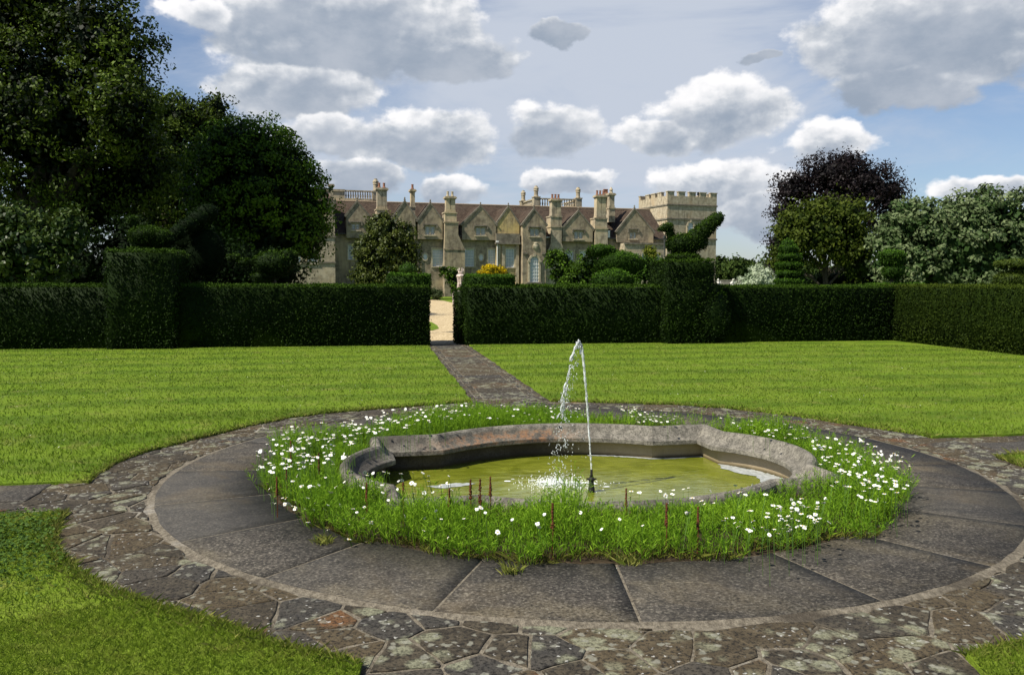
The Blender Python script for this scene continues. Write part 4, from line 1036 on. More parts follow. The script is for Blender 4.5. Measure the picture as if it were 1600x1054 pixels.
for s in range(3):
    q = []; dx = (s - 1) * 4
    for i in range(len(fall) - 1):
        for k in range(6):
            t = k / 6; q.append(P(fall[i][0] + (fall[i + 1][0] - fall[i][0]) * t + dx * (i / 5) + rj.uniform(-1.4, 1.4), fall[i][1] + (fall[i + 1][1] - fall[i][1]) * t, JY - .02 + .02 * s))
    i0 = 0
    while i0 < len(q) - 4:
        ln_ = rj.randint(3, 8); seg = q[i0:i0 + ln_]
        if len(seg) > 2: mb.tube(seg, [.002] + [rj.uniform(.005, .012) for _ in seg[2:]] + [.002], 6)
        i0 += ln_ + rj.randint(0, 2)
mb.build('falling_stream', M_jet, jet, True)
mb = MB()
for j in range(420):
    t = rj.random() ** .8; y = 550 + t * 215; x = 902 - 36 * t ** .8 + rj.gauss(0, 3 + 9 * t); 
    if t > .4 and rj.random() < .2: x += rj.uniform(0, 34)
    blob(P(x, y, JY + rj.gauss(0, .05)), rj.uniform(.0015, .005), rj.uniform(1, 2.2))
o = mb.build('droplets', M_jet, jet, True); o['kind'] = 'stuff'
# splash where it lands
M_foam = finish(*(lambda N: (N, principled(N, (.85, .88, .86), .35, .5)))(material('white_foam')))
spl = empty('water_splash', label='white churned splash on the water left of the nozzle', cat='splash'); sp = pz(866, 756, -.22); spl.location = sp
mb = MB()
for j in range(900):
    a = rj.uniform(0, 6.3); q = abs(rj.gauss(0, .12)); x, y = q * math.cos(a) * 1.5, q * math.sin(a) * 1.2
    if rj.random() < .25: x += .18; y -= .05
    hgt = max(.003, rj.expovariate(1 / .018) * math.exp(-q * 4)); r = rj.uniform(.002, .007)
    mb.lathe([(r * 1.2, -.004), (r * .7, hgt * .5), (r * .2, hgt)], (x, y, 0), 5)
for j in range(90): 
    a = rj.uniform(0, 6.3); q = abs(rj.gauss(0, .14)); r = rj.uniform(.003, .007); mb.lathe([(r * .1, -r), (r, 0), (r * .1, r)], (q * math.cos(a) * 1.4, q * math.sin(a), rj.uniform(.01, .11)), 5)
mb.build('splash_spikes', M_foam, spl, True)['kind'] = 'stuff'
mb = MB()
for j in range(14):
    a = rj.uniform(0, 6.3); q = rj.uniform(.05, .42); x, y = q * math.cos(a) * 1.3 + .05, q * math.sin(a); n = 7; r = rj.uniform(.008, .035)
    mb.add([(x + r * rj.uniform(.5, 1.3) * 1.6 * math.cos(6.28 * k / n), y + r * rj.uniform(.5, 1.2) * math.sin(6.28 * k / n), .004 + j * 5e-5) for k in range(n)], [tuple(range(n))])
mb.build('foam_flecks', M_foam, spl)

# ------------------------------------------------------------------ the manor house
HA = R(16); HP = Vector((-2.9, 95, 0))
HM = Matrix.Translation(HP) @ Matrix.Rotation(HA, 4, 'Z'); HI = HM.inverted()
def fh(px, py, off=0.0):                 # pixel -> (s, z) on the house plane standing 'off' metres forward
    o_ = HI @ Vector((0, 0, CAMZ)); d_ = HI.to_3x3() @ ray(px, py); t = (-off - o_.y) / d_.y
    return o_.x + d_.x * t, o_.z + d_.z * t
def stone_mat(name, a, b, yel, scale=(1.7, 3.2)):
    N = material(name); o = N.obj(); x, y, z = N.sep(o); q = N.comb(N.math('ADD', x, y), z, 0.0)
    br = N.new('ShaderNodeTexBrick'); N.put(br.inputs['Vector'], q); br.inputs['Scale'].default_value = 1.0
    br.inputs['Brick Width'].default_value = .62; br.inputs['Row Height'].default_value = .30; br.inputs['Mortar Size'].default_value = .012
    br.inputs['Color1'].default_value = (.25, .25, .25, 1); br.inputs['Color2'].default_value = (.8, .8, .8, 1); br.inputs['Mortar'].default_value = (.1, .1, .1, 1)
    bw = N.sep(br.outputs[0])[0]
    n1 = N.noise(o, .35, 5, .6, .4); n2 = N.noise(o, 2.2, 6, .7); n3 = N.noise(N.map(o, (3, 3, .5)), 1, 5, .65)
    c = N.mix(N.ramp(n2, .3, .7), a, b); c = N.mix(N.ramp(n1, .48, .66, 0, .85), c, yel)
    c = N.mix(N.math('MULTIPLY', bw, .35), c, N.mix(.5, b, yel))
    c = N.mix(N.ramp(n3, .47, .70, 0, .6), c, (.10, .080, .056))
    return finish(N, principled(N, c, .9, .15, N.bump(N.math('ADD', N.math('MULTIPLY', bw, .5), n2), .5, .04)))
M_stone = stone_mat('limestone', (.11, .090, .064), (.34, .285, .20), (.44, .355, .22))
M_ash = stone_mat('ashlar', (.17, .14, .10), (.50, .43, .31), (.50, .40, .24))
M_gold = stone_mat('golden_stone', (.20, .15, .08), (.52, .41, .23), (.56, .42, .16))
M_tower = stone_mat('tower_stone', (.25, .205, .14), (.54, .47, .34), (.40, .30, .18))
M_trim = plain('stone_trim', (.42, .36, .25), .85, .15, .25, 4, .3)
M_coping = plain('coping', (.17, .15, .115), .9, .15, .35, 3, .4)
M_paint = plain('white_paint', (.72, .72, .68), .5, .3, .08, 10, .1)
M_lead = plain('lead_gutter', (.07, .07, .07), .6, .3)
M_pot = plain('clay_pot', (.24, .115, .075), .8, .2, .3, 5)
def tile_mat():
    N = material('roof_tiles'); o = N.obj(); x, y, z = N.sep(o)
    br = N.new('ShaderNodeTexBrick'); N.put(br.inputs['Vector'], N.comb(x, N.math('ADD', z, N.math('MULTIPLY', y, .5)), 0.0)); br.inputs['Scale'].default_value = 1.0
    br.inputs['Brick Width'].default_value = .22; br.inputs['Row Height'].default_value = .2; br.inputs['Mortar Size'].default_value = .012
    br.inputs['Color1'].default_value = (0, 0, 0, 1); br.inputs['Color2'].default_value = (1, 1, 1, 1); br.inputs['Mortar'].default_value = (0, 0, 0, 1)
    n = N.noise(o, 1.2, 6, .7); n2 = N.noise(o, 6, 5, .75); b_ = N.sep(br.outputs[0])[0]
    c = N.mix(b_, (.035, .024, .018), (.085, .060, .042)); c = N.mix(N.ramp(n, .42, .7, 0, .6), c, (.080, .062, .045)); c = N.mix(N.ramp(n2, .6, .78, 0, .55), c, (.26, .23, .17))
    return finish(N, principled(N, c, .9, .15, N.bump(b_, .6, .04)))
M_tile = tile_mat()
N = material('window_glass'); n1 = N.noise(N.obj(), 1.4, 2)
M_glass = finish(N, principled(N, N.mix(n1, (.30, .34, .36), (.62, .66, .68)), .12, .6))  # pale pane colour stands in for the reflected sky
N = material('dark_glass'); M_dglass = finish(N, principled(N, (.02, .025, .03), .08, .6))

house = empty('manor_house', label='long yellow stone manor house with gabled tiled roofs, tall chimneys and many sash windows', cat='country house'); house.matrix_world = HM

def wall_mb(mb, s0, s1, z0, z1, y, holes, rev=.16, mi=0, closed=None):
    """front face at y with rectangular holes and their reveals; closed = depth of the side and top returns"""
    xs = sorted({s0, s1} | {h[0] for h in holes} | {h[1] for h in holes}); zs = sorted({z0, z1} | {h[2] for h in holes} | {h[3] for h in holes})
    for i in range(len(xs) - 1):
        for j in range(len(zs) - 1):
            cx, cz = (xs[i] + xs[i + 1]) / 2, (zs[j] + zs[j + 1]) / 2
            if cx < s0 or cx > s1 or cz < z0 or cz > z1 or any(h[0] < cx < h[1] and h[2] < cz < h[3] for h in holes): continue
            mb.add([(xs[i], y, zs[j]), (xs[i + 1], y, zs[j]), (xs[i + 1], y, zs[j + 1]), (xs[i], y, zs[j + 1])], [(0, 1, 2, 3)], mi)
    for (a, b, c, d_) in holes:
        v = [(a, y, c), (b, y, c), (b, y, d_), (a, y, d_), (a, y + rev, c), (b, y + rev, c), (b, y + rev, d_), (a, y + rev, d_)]
        mb.add(v, [(0, 4, 5, 1), (1, 5, 6, 2), (2, 6, 7, 3), (3, 7, 4, 0)], mi)
    if closed:
        v = [(s0, y, z0), (s1, y, z0), (s1, y, z1), (s0, y, z1), (s0, y + closed, z0), (s1, y + closed, z0), (s1, y + closed, z1), (s0, y + closed, z1)]
        mb.add(v, [(0, 3, 7, 4), (1, 5, 6, 2), (3, 2, 6, 7)], mi)
def window(parent, a, b, c, d, y, cols, rows, kind='sash', surround=.0, glass=None):
    """hole a..b x c..d in a wall whose face is at y: frame with bars, pane, sill and hood"""
    fm = MB(); t = .07 if kind == 'sash' else .08; yi = y + .07
    fm.box(a, a + t, yi, yi + .08, c, d); fm.box(b - t, b, yi, yi + .08, c, d); fm.box(a + t, b - t, yi, yi + .08, c, c + t); fm.box(a + t, b - t, yi, yi + .08, d - t, d)
    if kind == 'sash':
        bt = .028
        for i in range(1, cols): x = a + (b - a) * i / cols; fm.box(x - bt / 2, x + bt / 2, yi + .022, yi + .06, c + t, d - t)
        for j in range(1, rows):
            z = c + (d - c) * j / rows; tt = bt if j * 2 != rows else .06; fm.box(a + t, b - t, yi + .018, yi + .064, z - tt / 2, z + tt / 2)
    else:
        for i in range(1, cols): x = a + (b - a) * i / cols; fm.box(x - .06, x + .06, yi - .03, yi + .07, c + t, d - t)
        n = cols
        for i in range(n):
            x0 = a + (b - a) * i / n; x1 = a + (b - a) * (i + 1) / n
            for k in (1, 2): x = x0 + (x1 - x0) * k / 3; fm.box(x - .011, x + .011, yi + .03, yi + .06, c + t, d - t)
            for k in (1, 2, 3): z = c + (d - c) * k / 4; fm.box(x0 + .06, x1 - .06, yi + .027, yi + .063, z - .011, z + .011)
    f_ = fm.build('window', M_paint if kind == 'sash' else M_trim, parent)
    pn = MB(); pn.add([(a + .02, yi + .07, c + .02), (b - .02, yi + .07, c + .02), (b - .02, yi + .07, d - .02), (a + .02, yi + .07, d - .02)], [(0, 1, 2, 3)]); pn.build('pane', glass or M_glass, f_)
    sl = MB(); sl.box(a - .12, b + .12, y - .10, y + .12, c - .13, c - .002); sl.build('sill', M_trim, f_)
    if kind == 'mullion':
        hd = MB(); hd.box(a - .22, b + .22, y - .13, y + .02, d + .10, d + .22); hd.box(a - .26, a - .12, y - .13, y + .02, d - .22, d + .10); hd.box(b + .12, b + .26, y - .13, y + .02, d - .22, d + .10); hd.build('hood', M_coping, f_)
    elif surround:
        s_ = surround; su = MB(); su.box(a - s_, a - .003, y - .06, y + .1, c - .002, d + s_); su.box(b + .003, b + s_, y - .06, y + .1, c - .002, d + s_); su.box(a - .003, b + .003, y - .06, y + .1, d + .003, d + s_); su.build('surround', M_trim, f_)
def rect(x0, x1, y0, y1, off=0.0):       # frame box -> a, b, c, d on the house plane
    a, d = fh(x0, y0, off); b, c = fh(x1, y1, off); _, d2 = fh(x1, y0, off); _, c2 = fh(x0, y1, off)
    return (a, b, (c + c2) / 2, (d + d2) / 2)

# main wall, up to the eaves, with the lower windows cut in it
EZ = fh(700, 366)[1]; RZ = 10.45; RD = 4.6
s_l, s_r = fh(512, 400)[0], fh(1040, 400)[0]
lowW = [rect(544, 551.5, 382.5, 405), rect(675.6, 692.7, 389, 416.2), rect(725.5, 741, 389, 416.2), rect(762.5, 774.5, 389, 412.5)]
lowR = [rect(883, 896, 392, 415), rect(906, 919.5, 391.5, 413)]
mb = MB(); wall_mb(mb, s_l, s_r, -.1, EZ, 0, lowW + lowR); mb.add([(s_l, 9.2, -.1), (s_r, 9.2, -.1), (s_r, 9.2, EZ), (s_l, 9.2, EZ)], [(0, 3, 2, 1)])
mb.add([(s_l, 0, -.1), (s_l, 9.2, -.1), (s_l, 9.2, EZ), (s_l, RD, RZ), (s_l, 0, EZ)], [(0, 1, 2, 3, 4)]); mb.add([(s_r, 0, -.1), (s_r, 9.2, -.1), (s_r, 9.2, EZ), (s_r, RD, RZ), (s_r, 0, EZ)], [(4, 3, 2, 1, 0)])
mb.build('wall', M_stone, house)
for h in lowW: window(house, *h, 0, 3, 6, surround=.16)
for h in lowR: window(house, *h, 0, 3, 6, surround=.16)
mb = MB()
mb.add([(s_l - .1, -.25, EZ - .16), (s_r, -.25, EZ - .16), (s_r, RD, RZ), (s_l - .1, RD, RZ), (s_l - .1, 9.45, EZ - .16), (s_r, 9.45, EZ - .16),
        (s_l - .1, -.25, EZ - .02), (s_r, -.25, EZ - .02), (s_r, RD, RZ + .14), (s_l - .1, RD, RZ + .14), (s_l - .1, 9.45, EZ - .02), (s_r, 9.45, EZ - .02)],
       [(6, 7, 8, 9), (9, 8, 11, 10), (0, 1, 7, 6), (0, 6, 9, 3), (3, 9, 10, 4), (1, 2, 8, 7), (2, 5, 11, 8), (0, 3, 2, 1), (3, 4, 5, 2)])
rf = mb.build('roof', M_tile, house)
mb = MB(); mb.tube([(s_l - .1, RD, RZ + .15), (s_r, RD, RZ + .15)], .13, 6); mb.build('ridge', plain('ridge_tile', (.24, .18, .12), .9, .1), rf)
mb = MB(); mb.box(s_l, s_r, -.36, -.252, EZ - .2, EZ - .1); mb.build('gutter', M_lead, house)

def gable(xl, xr, ysh, xa, ya, off, zb, wins, mat=M_stone, holes2=(), depth=None, label=None):
    """gabled front: rectangle with windows, triangle, cheeks, its own tiled roof and stone coping"""
    a, zs1 = fh(xl, ysh, off); b, zs2 = fh(xr, ysh, off); zs = (zs1 + zs2) / 2; xa_, za = fh(xa, ya, off); y = -off
    hs = [rect(*w_, off) for w_ in wins] + [rect(*w_[:4], off) for w_ in holes2]
    dep = depth or (RD + off - .2)
    m = MB(); wall_mb(m, a, b, zb, zs, y, hs); dz = dep
    m.add([(a, y, zs), (b, y, zs), (xa_, y, za)], [(0, 1, 2)])
    m.add([(a, y, zb), (a, y + dep, zb), (a, y + dep, zs), (a, y, zs)], [(0, 3, 2, 1)]); m.add([(b, y, zb), (b, y + dep, zb), (b, y + dep, zs), (b, y, zs)], [(0, 1, 2, 3)])
    g = m.build('gable', mat, house)
    m = MB(); e_ = .12; y0 = y + .18
    def sl(x0, z0, x1, z1, flip):
        th = .13; dx, dzz = (x1 - x0), (z1 - z0); L = math.hypot(dx, dzz); ex, ez = -dx / L * e_, -dzz / L * e_
        v = [(x0 + ex, y0, z0 + ez), (x1, y0, z1), (x1, y + dep, z1), (x0 + ex, y + dep, z0 + ez)]; v2 = [(p[0], p[1], p[2] + th) for p in v]
        m.add(v + v2, [(4, 5, 6, 7), (0, 3, 2, 1), (0, 1, 5, 4), (3, 7, 6, 2), (0, 4, 7, 3), (1, 2, 6, 5)])
    sl(a, zs, xa_ - .003, za, 0); sl(b, zs, xa_ + .003, za, 1); m.build('gable_roof', M_tile, g)
    m = MB()
    for x0, z0 in ((a, zs), (b, zs)):
        dx, dzz = xa_ - x0, za - z0; L = math.hypot(dx, dzz); nx, nz = -dzz / L, dx / L
        if nz < 0: nx, nz = -nx, -nz
        ex, ez = -dx / L * .14, -dzz / L * .14
        q = [(x0 + ex, z0 + ez), (xa_, za), (xa_ + nx * .02, za + .22), (x0 + ex + nx * .22, z0 + ez + nz * .22)]
        m.prism(q, y - .07, y + .2)
    sgn = (b - a); m.lathe([(.1, 0), (.13, .06), (.05, .14), (.1, .24), (.02, .36)], (xa_, y + .06, za + .18), 8)
    m.build('coping', M_coping, g)
    for h in hs[:len(wins)]: window(g, *h, y, 2, 2, 'mullion')
    for h, w_ in zip(hs[len(wins):], holes2): window(g, *h, y, w_[4], w_[5], surround=.16)
    return g, a, b, zs, y
ZG = EZ - .6
gable(541, 576, 338, 558, 316, .55, ZG, [(549, 562.5, 349, 359.5)])
gable(615, 649, 341, 632.5, 315.5, .55, ZG, [])
gable(653, 691.6, 346, 672.5, 319, .55, ZG, [(664, 680, 353, 367)])
gable(722, 775, 352, 751, 323, .55, ZG, [(743.3, 759, 355, 367.8)])
g5 = gable(775.8, 811.5, 351.5, 794.5, 324, .5, -.1, [], M_gold, [(790.1, 803.6, 388.3, 417.5, 3, 6)])
g6 = gable(817, 853.2, 352, 834.5, 327.5, 1.3, -.1, [(828, 843, 356.6, 369.2)], M_stone)
gable(879, 926, 358, 903.8, 331, .55, ZG, [(897, 911, 361, 373.5)])
gable(964, 1021, 363, 991.5, 327.5, .5, ZG, [(983.8, 995, 360, 373)])
# low range on the right with its parapet
off = 1.7; a, zt = fh(976, 379.5, off); b, _ = fh(1039, 379.5, off)
lw = [rect(987, 998, 396, 409, off), rect(1003, 1010, 396, 409, off), rect(1024, 1031, 397, 409, off)]
mb = MB(); wall_mb(mb, a, b, -.1, zt, -off, lw, closed=off + .4); lr = mb.build('low_range', M_ash, house)
for h in lw: window(lr, *h, -off, 2, 3, surround=.14)
mb = MB(); mb.box(a - .1, b + .1, -off - .12, -off - .003, zt - .16, zt + .04); mb.build('parapet_moulding', M_coping, lr)
# left wing, coming forward
off = 3.4; b, zt = fh(523, 345, off); zt = 9.6; a = fh(440, 345, off)[0]
lw = [rect(481, 496, 400, 411, off), rect(455, 470, 400, 411, off)]
mb = MB(); wall_mb(mb, a, b, -.1, zt, -off, lw, closed=off + 4); lwg = mb.build('left_wing', M_ash, house)
for h in lw: window(lwg, *h, -off, 2, 2, surround=.14)
mb = MB()
for yy in (369.5, 410): z = fh(500, yy, off)[1]; mb.box(a - .05, b + .1, -off - .09, -off - .003, z - .07, z + .07)
mb.box(a - .1, b + .15, -off - .16, -off + .1, zt + .003, zt + .25); mb.build('string_course', M_coping, lwg)
mb = MB(); mb.add([(a, -off + .2, zt), (b - .1, -off + .2, zt), (b - .1, 2.2, zt + 1.6), (a, 2.2, zt + 1.6), (a, 4, zt), (b - .1, 4, zt)], [(0, 1, 2, 3), (3, 2, 5, 4), (1, 5, 2), (0, 3, 4)]); mb.build('wing_roof', M_tile, lwg)

# porch bay details: arched window with surround, crest, ledges
g, a6, b6, zs6, y6 = g6
def arch(parent, xc, zc, zb, r, y, cols=4, rows=6, glass=None, rs=.22, nm='arched_window'):
    pan = [(xc - r, zb), (xc + r, zb)] + [(xc + r * math.cos(math.pi * k / 12), zc + r * math.sin(math.pi * k / 12)) for k in range(13)]
    m = MB(); m.add([(x, y - .02, z) for x, z in pan], [tuple(range(len(pan)))])
    fr = MB(); out = [(xc + (r + rs) * math.cos(math.pi * k / 14), zc + (r + rs) * math.sin(math.pi * k / 14)) for k in range(15)]; inn = [(xc + r * math.cos(math.pi * k / 14), zc + r * math.sin(math.pi * k / 14)) for k in range(15)]
    for k in range(14): fr.prism([inn[k], out[k], out[k + 1], inn[k + 1]], y - .14, y - .003)
    fr.box(xc - r - rs, xc - r, y - .14, y - .003, zb, zc - .003); fr.box(xc + r, xc + r + rs, y - .14, y - .003, zb, zc - .003)
    fr.box(xc - r - rs - .1, xc - r + .04, y - .2, y - .142, zc - .1, zc + .08); fr.box(xc + r - .04, xc + r + rs + .1, y - .2, y - .142, zc - .1, zc + .08)
    fr.box(xc - .12, xc + .12, y - .2, y - .142, zc + r, zc + r + rs + .15)
    f_ = fr.build(nm, M_trim, parent); m.build('pane', glass or M_glass, f_)
    bars = MB(); bt = .02
    for k in range(1, cols): x = xc - r + 2 * r * k / cols; bars.box(x - bt, x + bt, y - .06, y - .022, zb, zc if k * 2 != cols else zc + r * .5)
    for k in range(0, rows + 1): z = zb + (zc - zb) * k / rows; bars.box(xc - r, xc + r, y - .064, y - .025, z - bt, z + bt)
    for k in range(10):
        a0, a1 = math.pi * k / 10, math.pi * (k + 1) / 10; rr = r * .5; bars.prism([(xc + rr * math.cos(a0), zc + rr * math.sin(a0)), (xc + (rr + .04) * math.cos(a0), zc + (rr + .04) * math.sin(a0)), (xc + (rr + .04) * math.cos(a1), zc + (rr + .04) * math.sin(a1)), (xc + rr * math.cos(a1), zc + rr * math.sin(a1))], y - .06, y - .022)
    for a0 in (.25, .5, .75):
        c_, s_ = math.cos(math.pi * a0), math.sin(math.pi * a0); bars.prism([(xc + r * .52 * c_ - s_ * .02, zc + r * .52 * s_ + c_ * .02), (xc + r * .52 * c_ + s_ * .02, zc + r * .52 * s_ - c_ * .02), (xc + r * c_ + s_ * .02, zc + r * s_ - c_ * .02), (xc + r * c_ - s_ * .02, zc + r * s_ + c_ * .02)], y - .061, y - .023)
    bars.build('glazing_bars', M_paint, f_); return f_
xc, zc = fh(834.6, 408, 1.3); zb = fh(834.6, 440.5, 1.3)[1]; r_ = (fh(841.3, 408, 1.3)[0] - fh(827.7, 408, 1.3)[0]) / 2
arch(g, xc, zc, zb, r_, y6, glass=M_glass)
mb = MB(); mb.box(xc - r_ - .4, xc + r_ + .4, y6 - .3, y6 - .003, zb - .2, zb - .004); mb.build('ledge', M_coping, g)
cx_, cz_ = fh(837, 386, 1.3); mb = MB(); mb.lathe([(.02, -.42), (.3, -.1), (.34, .12), (.22, .34), (.26, .46), (.02, .56)], (cx_, y6 - .02, cz_), 10, sy=.35)
mb.box(cx_ - .34, cx_ - .22, y6 - .12, y6 - .003, cz_ - .1, cz_ + .2); mb.build('carved_crest', M_trim, g)
mb = MB(); z = fh(834, 396, 1.3)[1]; mb.box(a6, a6 + .5, y6 - .14, y6 - .003, z - .08, z + .1); mb.box(b6 - .5, b6, y6 - .14, y6 - .003, z - .08, z + .1); mb.build('string_course', M_coping, g)
# parapet band and pilasters of the bay to its left
g, a5, b5, zs5, y5 = g5
z0 = fh(795, 380.5, .5)[1]; mb = MB(); mb.box(a5 - .2, b5 + .02, y5 - .42, y5 - .003, z0 - .1, z0 + .1); mb.box(a5 - .1, b5 + .01, y5 - .3, y5 - .003, z0 + .103, z0 + 1.1); mb.build('bay_parapet', M_coping, g)
mb = MB()
for xx in (779, 786, 808): s_ = fh(xx, 400, .5)[0]; mb.box(s_ - .17, s_ + .17, y5 - .16, y5 - .003, -.1, z0 - .103)
mb.build('pilasters', M_ash, g)
# small oval windows
for xx, yy in ((664.2, 401.3), (751.5, 402.3)):
    s_, z_ = fh(xx, yy); fr = MB(); n = 18
    for k in range(n):
        a0, a1 = 2 * math.pi * k / n, 2 * math.pi * (k + 1) / n; f1 = lambda r1, r2, a_: (s_ + r1 * math.cos(a_), z_ + r2 * math.sin(a_))
        fr.prism([f1(.23, .34, a0), f1(.36, .47, a0), f1(.36, .47, a1), f1(.23, .34, a1)], -.09, -.003)
    f_ = fr.build('oval_window', M_trim, house); m = MB(); m.add([(s_ + .23 * math.cos(2 * math.pi * k / n), -.02, z_ + .34 * math.sin(2 * math.pi * k / n)) for k in range(n)], [tuple(range(n))]); m.build('pane', M_glass, f_)
    m = MB(); m.box(s_ - .014, s_ + .014, -.05, -.023, z_ - .34, z_ + .34); m.box(s_ - .23, s_ + .23, -.052, -.024, z_ - .014, z_ + .014); m.build('glazing_bars', M_paint, f_)
# chimneys
def chimney(x0, x1, yt, yb, y, flues=2, pots=2, mat=M_ash, pot=None, cap=True):
    off_ = -y; a, zt = fh(x0, yt, off_); b, _ = fh(x1, yt, off_); zb = fh((x0 + x1) / 2, yb, off_)[1]; m = MB(); D = max(.65, (b - a) * .7); g_ = .05
    w_ = (b - a - g_ * (flues - 1)) / flues
    for k in range(flues): m.box(a + k * (w_ + g_), a + k * (w_ + g_) + w_, y, y + D, zb, zt - .3)
    m.box(a - .03, b + .03, y - .03, y + D + .03, zb, zb + .22)
    if cap: m.box(a - .06, b + .06, y - .06, y + D + .06, zt - .3, zt - .2); m.box(a - .16, b + .16, y - .16, y + D + .16, zt - .197, zt - .05); m.box(a - .08, b + .08, y - .08, y + D + .08, zt - .047, zt + .04)
    c = m.build('chimney', mat, house)
    for k in range(pots):
        px_ = a + (b - a) * (k + .5) / pots; m = MB(); m.lathe([(.17, .04), (.19, .1), (.13, .2), (.12, .5), (.16, .56), (.12, .6)], (px_, y + D * .5, zt), 8); m.build('chimney_pot', pot or M_pot, c)
    return c, a, b, zb
def stack(c, x0, x1, y0_, y1_, y, back, mat=M_ash, flare=None):
    off_ = -y; a, b, zb, zt = rect(x0, x1, y0_, y1_, off_)
    m = MB(); m.box(a, b, y, back, zb, zt); m.box(a - .07, b + .07, y - .07, back, zt - .12, zt + .02)
    if flare:                            # wider foot with sloping shoulders
        fa, fb, yf = flare; A, zf = fh(fa, yf, off_); B, _ = fh(fb, yf, off_)
        m.prism([(a, zb + .002), (A, zf), (A, -.1), (B, -.1), (B, zf), (b, zb + .002)], y + .003, back)
        m.box(A - .06, B + .06, y - .06, y, zf - .1, zf + .05)
    m.build('chimney_breast', mat, c)
c, *_ = chimney(589.3, 604.5, 293.5, 326, .9, 2, 2); stack(c, 588.5, 606, 326.5, 360, .8, 2.4)
c, *_ = chimney(642, 648.3, 296, 322, .9, 1, 1); stack(c, 641.5, 649, 322.5, 365, .85, 2.0)
c, *_ = chimney(697, 711.3, 307, 331, -.75, 2, 2, pot=M_trim); stack(c, 695, 713.5, 331.5, 346, -.8, .6); stack(c, 695, 716, 346.5, 366, -1.0, .4, M_stone, (694.5, 726.5, 389))
c, *_ = chimney(862.2, 876.8, 311, 337, -.55, 2, 3); stack(c, 860.5, 878, 337.5, 353, -.65, .9); stack(c, 861, 877.5, 353.5, 380, -.7, .9, M_ash, (853, 884, 400))
c, *_ = chimney(932.5, 947.2, 305, 340, -.5, 2, 3); stack(c, 930, 948.6, 340.5, 356, -.6, .9); stack(c, 930, 949, 356.5, 420, -.65, .5, M_ash)
c, *_ = chimney(944.5, 951, 303, 330, 1.7, 2, 3)
c, a, b, zb = chimney(952.3, 960.3, 302, 324, 1.0, 1, 0); stack(c, 951.8, 960.8, 324.5, 347, .95, 2.2)
zt = fh(956, 302, -1.0)[1]; mb = MB(); mb.lathe([(.3, 0), (.22, .1), (.18, .35), (.26, .4), (.05, .75)], ((a + b) / 2, 1.3, zt), 8); mb.build('stone_cap', M_ash, c)
c, *_ = chimney(515.5, 520.5, 288, 312, .5, 1, 0)
# white painted cheeks beside two chimneys and the drainpipes
mb = MB()
for x0, x1, y0_, y1_ in ((878.5, 884.5, 360, 373), (950, 953, 360, 371)): a, b, z0, z1 = rect(x0, x1, y0_, y1_, .4); mb.box(a, b, -.4, -.1, z0, z1)
a, b, z0, z1 = rect(853.6, 859, 355, 370, .4); mb.box(a, b, -.4, -.1, z0 - .1, z0)
mb.build('dormer_cheeks', M_paint, house)
for xx, y0_, y1_, o_ in ((655, 346, 445, .12), (692.6, 345, 445, .12), (777, 380, 420, .72), (1038, 372, 402, 1.85)):
    s_, z1 = fh(xx, y0_, o_); z0 = max(.1, fh(xx, y1_, o_)[1]); mb = MB(); mb.tube([(s_, -o_, z0), (s_, -o_, z1)], .055, 8); mb.box(s_ - .14, s_ + .14, -o_ - .12, -o_ + .08, z1 - .02, z1 + .28)
    mb.build('drainpipe', M_paint if xx == 777 else M_lead, house)
# balustrades
def baluster_mesh():
    m = MB(); m.lathe([(.08, 0), (.08, .06), (.05, .09), (.105, .3), (.05, .62), (.05, .7), (.08, .74), (.08, .8)], n=8)
    me = bpy.data.meshes.new('baluster'); me.from_pydata(m.v, [], m.f); me.materials.append(M_ash); return me
BAL = baluster_mesh()
def balustrade(parent, A, B, z, n, s=1.0):
    """rails between A and B (house frame x,y) with turned balusters"""
    A, B = Vector((*A, 0)), Vector((*B, 0)); d_ = (B - A); L = d_.length; d_.normalize(); nrm = Vector((-d_.y, d_.x, 0)) * .14
    m = MB()
    for z0, z1, wd in ((z, z + .14 * s, 1.0), (z + .94 * s, z + 1.1 * s, 1.15)):
        v = [A + nrm * wd, B + nrm * wd, B - nrm * wd, A - nrm * wd]; m.add([(p.x, p.y, z0) for p in v] + [(p.x, p.y, z1) for p in v], [(0, 1, 2, 3), (7, 6, 5, 4), (0, 4, 5, 1), (1, 5, 6, 2), (2, 6, 7, 3), (3, 7, 4, 0)])
    r_ = m.build('balustrade', M_ash, parent)
    for k in range(n):
        p = A + (B - A) * (k + .5) / n; b_ = bpy.data.objects.new('baluster', BAL); col.objects.link(b_); b_.parent = r_; b_.location = (p.x, p.y, z + .141 * s); b_.scale = (s, s, s * .997)
def pier_(parent, x, y, z0, z1, w_=.42, urn=True):
    m = MB(); m.box(x - w_, x + w_, y - w_, y + w_, z0, z1); m.box(x - w_ - .08, x + w_ + .08, y - w_ - .08, y + w_ + .08, z1 + .003, z1 + .14)
    if urn: m.lathe([(.34, 0), (.34, .12), (.28, .16), (.28, .75), (.36, .8), (.30, .95), (.36, 1.0), (.36, 1.15), (.22, 1.3), (.18, 1.45)], (x, y, z1 + .143), 12)
    m.build('balustrade_pier', M_ash, parent)
